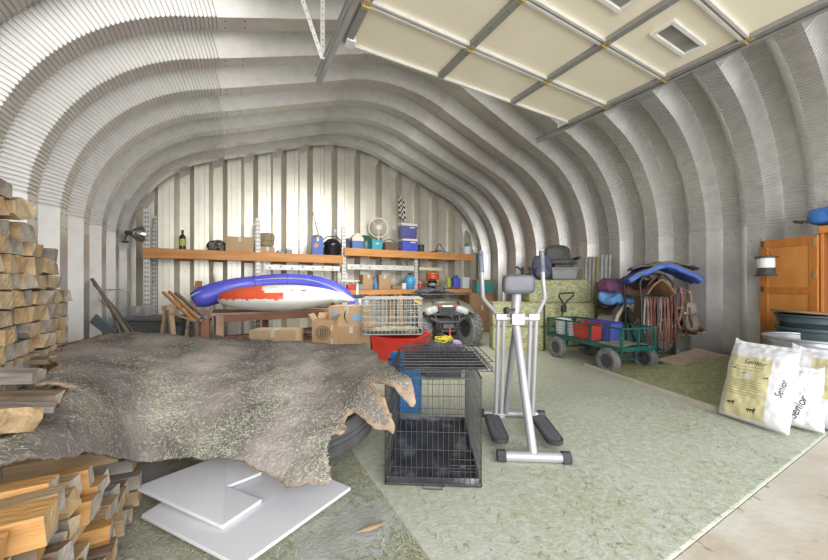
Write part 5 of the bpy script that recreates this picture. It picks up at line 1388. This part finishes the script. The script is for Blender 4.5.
mb = MB(); mb.box((.15, -d_/2-.002, h_*.45), (.13, .003, .075)); mb.build('blue_tape', btape, t)
mb = MB(); mb.prism([(-.05, 0), (.05, 0), (0, .09)], .003, (-.15, -d_/2-.004, h_*.5), Euler((PI/2, 0, 0)).to_matrix()); mb.build('blue_tape', btape, t)

# ------------------------------------------------------------------ red tub with a grey wire crate on it
q = fwd(W(401, 283, d=4.2), .30); q.z = 0
t = tub('storage_tub', 'bright red plastic storage tub on the floor under the pale wire crate', 'tub', q, R(-48), .62, .64, .50, red_pl, 1.2)
mb = MB()
for sx in (-1, 1):
    for k in range(3): mb.box((sx*(.262+.0), -.16+k*.16, .22), (.012, .02, .34), rot=(0, sx*R(6), 0))
mb.build('ribs', red_pl, t)
pw_m = mat('pale_grey_wire', (.45, .44, .41), .5, .3)
gq = fwd(W(392, 283, d=4.25), .05); gq.z = .525
make_crate('dog_crate', 'pale grey wire crate with hay in its tray, on top of the red tub', gq, R(-25), .78, .55, .46, pw_m, tray_m, .052, .075, .0048, door=False)
mb = MB(); mb.grid(lambda i, j: V((i-.5)*.70, .04+j*.46, .030+.02*noise.noise(V(i*8, j*8, 4))+.02), 20, 16); o = mb.build('crate_bedding', hay_m, loc=gq, rot=(0, 0, R(-25)), solid=.01); tag(o, 'thin layer of hay in the tray of the pale wire crate', 'hay', kind='stuff')
q = W(418, 303, d=4.4); mb = MB(); mb.ell((0, 0, .0), (.13, .09, .05), e=2.4, jit=.015, seed=3); o = mb.build('glove', mat('yellow_glove', (.7, .5, .08), .7), loc=q, rot=(0, R(25), 0)); tag(o, 'yellow work glove stuck at the right side of the pale wire crate', 'glove')
# pile right of the tub
q = fwd(W(443, 283, d=4.15), .16); q.z = 0
t = tub('storage_tub', 'black tub behind the folded crate, filled with navy cloth and yellow rope', 'tub', q, -YAW, .50, .40, .36, blk, 1.15)
mb = MB(); mb.ell((0, 0, 0), (.44, .33, .20), e=2.3, n=30, m=16, jit=.06, seed=9); o = mb.build('cloth_heap', navy, loc=q+V(0, 0, .37), sharp=180); tag(o, 'rumpled navy cloth heaped in the black tub behind the folded crate', 'cloth')
rope_m = mat('yellow_rope', (.68, .58, .06), .7, 0, (.55, .45, .04), 30, .4)
mb = MB(); rp_ = []
for k in range(70):
    a_ = k*.45; rr = .06+.03*math.sin(k*.31)
    rp_.append((math.cos(a_)*rr*1.5, math.sin(a_)*rr*.8, .012*math.sin(k*1.1)+.0006*k-.0012*abs(k-35)))
mb.tube(rp_, .011, 6); o = mb.build('rope', rope_m, loc=fwd(q, -.06, .02)+V(0, 0, .485)); tag(o, 'tangled yellow rope lying on the navy cloth heap', 'rope')
mb = MB(); mb.ell((0, 0, 0), (.16, .14, .10), e=2.3, n=20, m=12, jit=.02, seed=5); o = mb.build('folded_cloth', mat('lilac_cloth', (.42, .34, .55), .85), loc=fwd(q, -.02, .19)+V(0, 0, .42), sharp=180); tag(o, 'small lilac cloth at the right edge of the navy cloth heap', 'cloth')
# blue bin behind the dog crate
q = fwd(W(406, 283, d=3.05), .15); q.z = 0
t = tub('bin', 'blue plastic bin on the floor seen through the left side of the black dog crate', 'bin', q, R(-31), .30, .30, .50, mat('bright_blue_bin', (.03, .22, .55), .4, 0, (.025, .18, .48), 5), 1.1)

# ------------------------------------------------------------------ quad bike
olive = mat('olive_grey_bodywork', (.17, .165, .13), .45, .1, (.14, .135, .105), 6)
metal_d = mat('dark_suspension_metal', (.10, .10, .10), .5, .5)
lens_m = mat('headlight_lens', (.50, .52, .53), .12, 0, (.36, .38, .39), 14)
AR = -YAW+R(7)
aq = V(3.919, 5.177, 0)+V(-math.cos(AR), -math.sin(AR), 0)*.37
atv = thing('quad_bike', 'olive-grey quad bike with black racks parked facing the camera', 'quad bike', aq, AR)
mb = MB()
mb.grid(lambda i, j: V((i-.5)*(.62+.14*j), -.30+.62*j-.06*(1-abs(2*i-1)**2)*(1-j), .80+.13*(1-(1-j)**2)-.10*abs(2*i-1)**2.5), 20, 12)
mb.ell((0, .05, .80), (.56, .62, .20), e=3, n=24, m=12); mb.build('hood', olive, atv, sharp=60)
for sx in (-1, 1):
    mb = MB(); mb.grid(lambda i, j: V(sx*(.26+.28*i), -.34+.72*j, .79+.06*math.sin(PI*j)-.10*i*i-.10*(2*j-1)**4+.02), 10, 16); mb.build('front_fender', olive, atv, solid=.015)
    mb = MB(); mb.ell((sx*.285, -.30, .70), (.27, .18, .14), rot=(0, sx*R(16), sx*R(-18)), e=3, n=22, m=12); hb = mb.build('headlight', lens_m, atv)
    mb = MB(); mb.tube([(sx*.14, -.36, .63), (sx*.28, -.38, .635), (sx*.42, -.30, .69)], .022, 8); mb.build('headlight_surround', blk, hb)
    mb = MB(); mb.tube([(sx*.10, -.02, .36), (sx*.36, .0, .33)], .02, 8); mb.tube([(sx*.12, .12, .42), (sx*.36, .02, .36)], .018, 8); mb.build('suspension_arm', metal_d, atv)
    mb = MB(); mb.tube([(sx*.20, .06, .68), (sx*.30, .0, .38)], .035, 10); mb.build('shock_absorber', metal_d, atv)
mb = MB(); mb.box((0, -.33, .69), (.28, .06, .17), taper=1.15); 
for k in range(5): mb.box((-.10+k*.05, -.365, .69), (.012, .02, .14))
for k in range(3): mb.box((0, -.367, .64+k*.05), (.25, .016, .010))
mb.build('grille', blk, atv, bev=.004)
mb = MB(); mb.box((0, -.37, .782), (.24, .02, .03)); b_ = mb.build('nose_badge', mat('badge_silver', (.6, .6, .58), .4, .3), atv)
for sx in (-1, 1):
    mb = MB(); mb.box((sx*.13, -.372, .785), (.07, .022, .035)); mb.build('red_marker', redm, atv, bev=.004)
mb = MB()
mb.tube([(-.30, -.36, .56), (-.18, -.46, .50), (.18, -.46, .50), (.30, -.36, .56)], .024, 8); mb.tube([(-.16, -.46, .50), (-.12, -.42, .34), (.12, -.42, .34), (.16, -.46, .50)], .024, 8); mb.tube([(-.20, -.43, .52), (-.24, -.33, .66)], .02, 8); mb.tube([(.20, -.43, .52), (.24, -.33, .66)], .02, 8)
mb.build('front_bumper', blk, atv)
mb = MB(); mb.tube([(-.10, -.40, .43), (.10, -.40, .43)], .045, 12); mb.box((0, -.45, .43), (.20, .02, .08)); wn = mb.build('winch', metal_d, atv, bev=.003)
mb = MB(); mb.bar((0.02, -.47, .40), (.02, -.475, .25), .022, .006); mb.build('winch_strap', redm, wn)
mb = MB(); mb.box((0, .55, .42), (.34, 1.2, .24)); mb.build('chassis', metal_d, atv, bev=.02)
for (x, y, st_) in ((.50, -.02, R(22)), (-.46, 0, R(22)), (.43, 1.22, 0), (-.43, 1.22, 0)):
    h = thing('x', '', '', (x, y, .33)); h.parent = atv; del h['label'], h['category']; h.name = 'wheel'; h.rotation_euler = (0, 0, st_)
    mb = MB(); r_, hw_ = .325, .115
    m_ = Euler((0, PI/2, 0)).to_matrix()
    mb.lathe([(.16, -hw_*.8), (.20, -hw_), (.28, -hw_*.98), (r_*.96, -hw_*.75), (r_*.975, 0), (r_*.96, hw_*.75), (.28, hw_*.98), (.20, hw_), (.16, hw_*.8)], 36, m=m_, closed=True)
    for k in range(22):
        for sd in (-1, 1):
            a_ = 2*PI*(k+(.5 if sd > 0 else 0))/22
            mb.box(m_ @ V(math.cos(a_)*r_*.975, math.sin(a_)*r_*.975, sd*.05), (.028, .04, .085), m_ @ Matrix.Rotation(a_, 3, 'Z') @ Matrix.Rotation(sd*.5, 3, 'X'))
    ty = mb.build('tyre', wrub, h, sharp=35)
    mb = MB(); mb.lathe([(.162, -hw_*.8), (.15, -hw_*.5), (.05, -hw_*.3), (.05, hw_*.3), (.15, hw_*.5), (.162, hw_*.8)], 24, m=m_); mb.build('rim', metal_d, h)
def carrier(y0, y1, z, wd):
    mb = MB(); mb.tube([(-wd/2, y0, z), (wd/2, y0, z), (wd/2, y1, z), (-wd/2, y1, z)], .014, 8, closed=True)
    for k in range(1, 8): mb.tube([(-wd/2+wd*k/8, y0, z), (-wd/2+wd*k/8, y1, z)], .008, 6)
    for x in (-.2, .2): mb.tube([(x, (y0+y1)/2, z), (x, (y0+y1)/2, z-.12)], .012, 6)
    return mb
carrier(-.28, .28, .99, .92).build('front_rack', blk, atv); carrier(1.0, 1.6, .99, .92).build('rear_rack', blk, atv)
mb = MB(); mb.ell((0, .85, .86), (.34, .85, .20), e=3, n=24, m=12); mb.build('seat', vinyl, atv)
mb = MB(); mb.ell((0, 1.25, .74), (.95, .75, .22), e=3.2, n=24, m=12); mb.build('rear_body', olive, atv)
mb = MB(); mb.tube([(0, .42, .82), (0, .36, 1.04)], .03, 10); mb.tube([(-.38, .48, 1.08), (-.22, .40, 1.10), (0, .36, 1.06), (.22, .40, 1.10), (.38, .48, 1.08)], .014, 8); mb.ell((0, .34, 1.08), (.22, .14, .12), e=3); hb = mb.build('handlebar', blk, atv)
for sx in (-1, 1):
    mb = MB(); mb.tube([(sx*.27, .425, 1.097), (sx*.39, .487, 1.078)], .022, 8); mb.build('grip', vinyl, hb)
q0 = atv.location
def aw(x, y, z): return q0+Matrix.Rotation(AR, 3, 'Z') @ V(x, y, z)
mb = MB(); mb.ell((0, 0, 0), (.62, .30, .07), e=2.4, n=34, m=12, jit=.05, seed=12); o = mb.build('dark_tarp', fab_b, loc=aw(-.25, .0, 1.045), rot=(0, 0, AR), sharp=180); tag(o, 'crumpled black tarp lying on the front rack of the quad bike', 'tarp')

# ------------------------------------------------------------------ right back corner: brown cabinet and teal box
q = W(482, 283, d=8.1); q.z = 0
t = thing('cabinet', 'brown wooden cabinet in the back right corner behind the hay', 'cabinet', q, R(-20))
mb = MB(); mb.box((0, .2, .48), (.62, .40, .96)); mb.build('carcass', osb, t, bev=.006)
mb = MB(); mb.box((0, -.01, .46), (.56, .02, .84)); dd = mb.build('door', mat('brown_door_wood', (.36, .21, .12), .6, 0, (.30, .17, .09), 4), t, bev=.004)
mb = MB(); mb.box((.0, -.022, .60), (.05, .004, .12)); mb.build('paper_note', tape, dd)
mb = MB(); mb.lathe([(.016, 0), (.02, .02), (0, .026)], 10, (.22, -.02, .5), Euler((PI/2, 0, 0)).to_matrix()); mb.build('knob', brass_m, dd)
teal = mat('teal_plastic', (.06, .32, .33), .45, 0, (.05, .27, .28), 5)
t = thing('tote', 'teal plastic tote with an orange lid edge, on top of the brown cabinet', 'tote', q+Matrix.Rotation(R(-20), 3, 'Z') @ V(.10, .20, .962), R(-20))
mb = MB(); mb.box((0, 0, .14), (.42, .32, .28), taper=1.06); mb.build('body', teal, t, bev=.01)
mb = MB(); mb.box((0, 0, .30), (.47, .36, .04)); mb.build('lid', mat('brown_orange_lid', (.40, .20, .09), .5), t, bev=.008)
mb = MB(); mb.box((-.08, -.172, .13), (.10, .003, .10)); mb.build('sticker', tape, t)

# ------------------------------------------------------------------ left back corner clutter
q = fwd(W(141, 283, d=4.7), .22); q.z = 0
t = thing('storage_tote', 'large dark grey lidded storage tote by the left end of the rack', 'tote', q, -YAW)
mb = MB(); mb.box((0, 0, .33), (.66, .42, .66), taper=1.07); mb.build('tub', mat('dark_grey_plastic', (.13, .135, .14), .5, 0, (.10, .105, .11), 5), t, bev=.02)
mb = MB(); mb.box((0, 0, .69), (.74, .48, .05)); mb.build('lid', mat('dark_grey_lid', (.17, .175, .18), .5), t, bev=.01)
for sx in (-1, 1):
    mb = MB(); mb.box((sx*.365, 0, .60), (.03, .14, .06)); mb.build('handle', blk, t, bev=.005)
q = fwd(W(179, 283, d=5.15), .25); q.z = 0
t = thing('storage_tote', 'second dark grey tote right of the large one, behind the broken pallet', 'tote', q, -YAW)
mb = MB(); mb.box((0, 0, .28), (.42, .36, .56), taper=1.06); mb.build('tub', grey_pl, t, bev=.02)
mb = MB(); mb.box((0, 0, .585), (.48, .42, .04)); mb.build('lid', mat('mid_grey_lid', (.2, .2, .2), .5), t, bev=.01)
q = fwd(W(134, 283, d=4.8), .15); q.z = .717
t = carton('small light grey box on the lid of the large dark tote', q, -YAW, .20, .16, .13, mat('light_grey_card', (.38, .39, .40), .7))
def pole(name, label, cat, a_, b_, r, m, group=None):
    mb = MB(); a_, b_ = Vector(a_), Vector(b_)
    mb.tube([a_, a_.lerp(b_, .5)+V(.004, 0, .004), b_], r, 8); o = mb.build(name, m); return tag(o, label, cat, group)
gw = mat('grey_weathered_wood', (.26, .22, .18), .8, 0, (.17, .14, .11), 8, .3)
pole('wooden_pole', 'thick weathered wooden pole leaning on the left wall, front one of three', 'pole', W(128, 333, d=3.95), W(92, 279, d=4.1), .020, gw)
pole('wooden_pole', 'dark wooden pole leaning on the left wall just behind the thick one', 'pole', W(133, 332, d=4.05), W(94, 284, d=4.2), .016, mat('dark_weathered_wood', (.12, .10, .085), .8))
pole('wooden_pole', 'short grey pole crossing the two longer poles at the left wall', 'pole', W(120, 333, d=4.0), W(107, 300, d=4.3), .014, gw)
mb = MB(); mb.box((0, 0, 0), (.30, .02, .12)); o = mb.build('metal_channel', mat('blue_grey_metal', (.22, .27, .34), .4, .4), loc=W(103, 326, d=3.9), rot=(0, R(38), -YAW), bev=.003); tag(o, 'short blue-grey metal panel leaning at the foot of the left wall', 'panel')
t = thing('wire_coil', 'loose coil of thin dark wire hanging by the leaning poles at the left wall', 'wire coil', W(112, 297, d=4.25), -YAW+.6)
for k in range(6):
    mb = MB(); rr = .10+.010*k; mb.tube([(math.cos(2*PI*q_/24)*rr*.8+.02*k-.05, .015*k+.02*math.sin(2*PI*q_/12), math.sin(2*PI*q_/24)*rr-.01*k) for q_ in range(24)], .0018, 5, closed=True); mb.build('wire_loop', wire_b, t)
q = W(205, 283, d=4.75); q.z = 0
mb = MB(); mb.box((0, 0, .40), (.085, .085, .80)); o = mb.build('wooden_post', redwood, loc=q, rot=(0, 0, -.3), bev=.004); tag(o, 'square red-brown wooden post standing under the left end of the blue inflatable', 'post')
# broken pallet and planks
rw_m = mat('tan_weathered_wood', (.45, .32, .2), .75, 0, (.34, .24, .15), 7, .25)
t = thing('sawhorse', 'narrow tan wooden sawhorse left of the work table', 'sawhorse', fwd(W(167, 283, d=4.5), 0), -YAW)
t.location.z = 0
top = EYE+(283-310)/FPX*4.5
for sx in (-1, 1):
    for sy in (0, .5):
        mb = MB(); mb.bar((sx*.13, sy, 0), (sx*.03, sy+.02, top), .07, .03); mb.build('leg', rw_m, t)
mb = MB(); mb.bar((0, -.05, top+.03), (0, .58, top+.03), .07, .06); mb.build('beam', rw_m, t)
ow = mat('orange_plank_wood', (.52, .27, .11), .65, 0, (.42, .2, .075), 6, .15)
def plank(label, a_, b_, w, th, m, group=None):
    a_, b_ = Vector(a_), Vector(b_); mb = MB(); mb.bar(a_, b_, w, th, up=(0, 0, 1)); o = mb.build('plank', m, bev=.002); return tag(o, label, 'plank', group)
plank('front orange plank leaning left of the work table, lower of two parallel ones', W(196, 323, d=4.5), W(163, 292, d=4.75), .036, .03, ow)
plank('rear orange plank leaning left of the work table, just above its parallel neighbour', W(201, 321, d=4.58), W(169, 291.5, d=4.85), .036, .03, ow)
plank('greyish plank leaning left of the work table, rightmost of three', W(206, 318, d=4.65), W(176, 293, d=4.95), .045, .03, gw)
plank('thin tan lath lying nearly flat left of the work table legs', W(171, 313, d=4.45), W(197, 322, d=4.35), .03, .02, rw_m)
plank('short orange board end standing up behind the left end of the blue inflatable', W(196, 300, d=5.5), W(199, 281, d=5.5), .14, .03, ow)
mb = MB(); mb.tube([W(183, 330, d=4.35), W(188, 327, d=4.34), W(195, 323, d=4.32), W(201, 318, d=4.36), W(204, 314, d=4.42)], .016, 8, flat=.4); tag(mb.build('strap', mat('blue_webbing', (.06, .12, .40), .7)), 'blue webbing strap hanging over the planks left of the work table', 'strap')
# pale step stool behind the inflatable
q = fwd(W(349, 283, d=5.9), 0); q.z = 0
t = thing('step_ladder', 'small off-white step ladder standing behind the right end of the blue inflatable', 'ladder', q, -YAW)
hz = EYE+(283-281)/FPX*5.9
ivory = mat('off_white_paint', (.62, .61, .55), .5)
for sx in (-1, 1):
    mb = MB(); mb.bar((sx*.14, 0, 0), (sx*.12, .15, hz), .035, .02); mb.build('rail', ivory, t)
    mb = MB(); mb.bar((sx*.14, .45, 0), (sx*.12, .18, hz-.05), .03, .02); mb.build('rear_leg', ivory, t)
for k in range(4):
    mb = MB(); mb.box((0, .03+.036*k, .25+.24*k), (.25, .09, .025)); mb.build('tread', ivory, t)
mb = MB(); mb.box((0, .15, hz), (.30, .20, .03)); mb.build('top_step', ivory, t, bev=.005)
q = fwd(W(358, 283, d=6.0), 0); q.z = 0
t = thing('bin', 'tall dark grey waste bin between the step ladder and the bench', 'bin', q, -YAW)
mb = MB(); mb.box((0, 0, .47), (.24, .24, .94), taper=1.15); mb.build('body', grey_pl, t, bev=.015)
mb = MB(); mb.box((0, 0, .965), (.29, .29, .05)); mb.build('lid', blk, t, bev=.01)

# ------------------------------------------------------------------ hay litter on the floor and the hide
def litter(name, label, n, place, l0, l1, m, wd=.0012):
    mb = MB(); k = 0
    while k < n:
        r = place()
        if r is None: continue
        p, nr_ = r; k += 1
        L = rnd.uniform(l0, l1); a_ = rnd.uniform(0, 2*PI); d_ = V(math.cos(a_), math.sin(a_), rnd.uniform(-.05, .12)); d_ = (d_-nr_*d_.dot(nr_)*.9).normalized()
        s_ = d_.cross(nr_).normalized()*wd*rnd.uniform(.8, 2.0); c_ = p+nr_*.004; m2 = c_+d_*L*.5+nr_*L*rnd.uniform(0, .12)
        mb.add([c_-s_, c_+s_, m2+s_, m2-s_, c_+d_*L+s_*.4, c_+d_*L-s_*.4], [(0, 1, 2, 3), (3, 2, 4, 5)], rnd.choice((0, 0, 1, 2)))
    o = mb.build(name, m); return tag(o, label, 'hay', kind='stuff')
straw = [mat('pale_green_straw', (.50, .52, .33), .9), mat('dry_straw', (.58, .53, .36), .9), mat('olive_straw', (.27, .29, .15), .9)]
UP = V(0, 0, 1)
def on_floor():
    x, y = rnd.uniform(.8, 5.2), rnd.betavariate(1.0, 1.6)*5.2+.72
    if noise.noise(V(x*1.3, y*1.3, 5)) < rnd.uniform(-.6, .5): return None
    return V(x, y, .0), UP
litter('hay_litter', 'bits of hay scattered over the concrete floor in the open middle', 8000, on_floor, .012, .05, straw)
def on_side():
    x, y = rnd.uniform(-.45, .76), rnd.uniform(.9, 2.5)
    if noise.noise(V(x*2.2, y*2.2, 7)) < rnd.uniform(-.35, .35): return None
    return V(x, y, -.015), UP
litter('hay_litter', 'thick strewn hay on the ground round the white boards', 8000, on_side, .015, .06, straw, .0014)
hn = [i for i in range(len(HV))]
def on_hide():
    f = fo[rnd.randrange(len(fo))]; p = (HV[f[0]]+HV[f[1]]+HV[f[2]])/3
    if noise.noise(p*3.0) < rnd.uniform(-.25, .45): return None
    nr_ = (HV[f[1]]-HV[f[0]]).cross(HV[f[2]]-HV[f[0]]).normalized()
    if nr_.z < 0: nr_ = -nr_
    return p-nr_*.001, nr_
litter('hay_litter', 'chopped hay sprinkled over the animal hide', 9000, on_hide, .005, .022, [mat('pale_hay_fleck', (.62, .63, .50), .9), mat('grey_green_fleck', (.50, .53, .40), .9), straw[2]], .0010)
def on_heap():
    x, y = rnd.uniform(4.1, 5.9), rnd.uniform(1.2, 2.95)
    return V(x, y, heap_h(x, y)+.004), UP
litter('hay_litter', 'loose stalks lying on the hay heap by the right wall', 2500, on_heap, .02, .07, straw)
stick = mat('dry_bark_strip', (.46, .32, .2), .8, 0, (.34, .23, .14), 9, .4)
mb = MB(); p = W(372, 531, Z=0); mb.tube([p+V(-.07, .02, .008), p+V(-.02, 0, .02), p+V(.04, .0, .018), p+V(.09, .025, .006)], [.006, .014, .012, .004], 8, flat=.5); tag(mb.build('bark_strip', stick), 'curved tan strip of bark on the ground right of the white boards', 'bark')
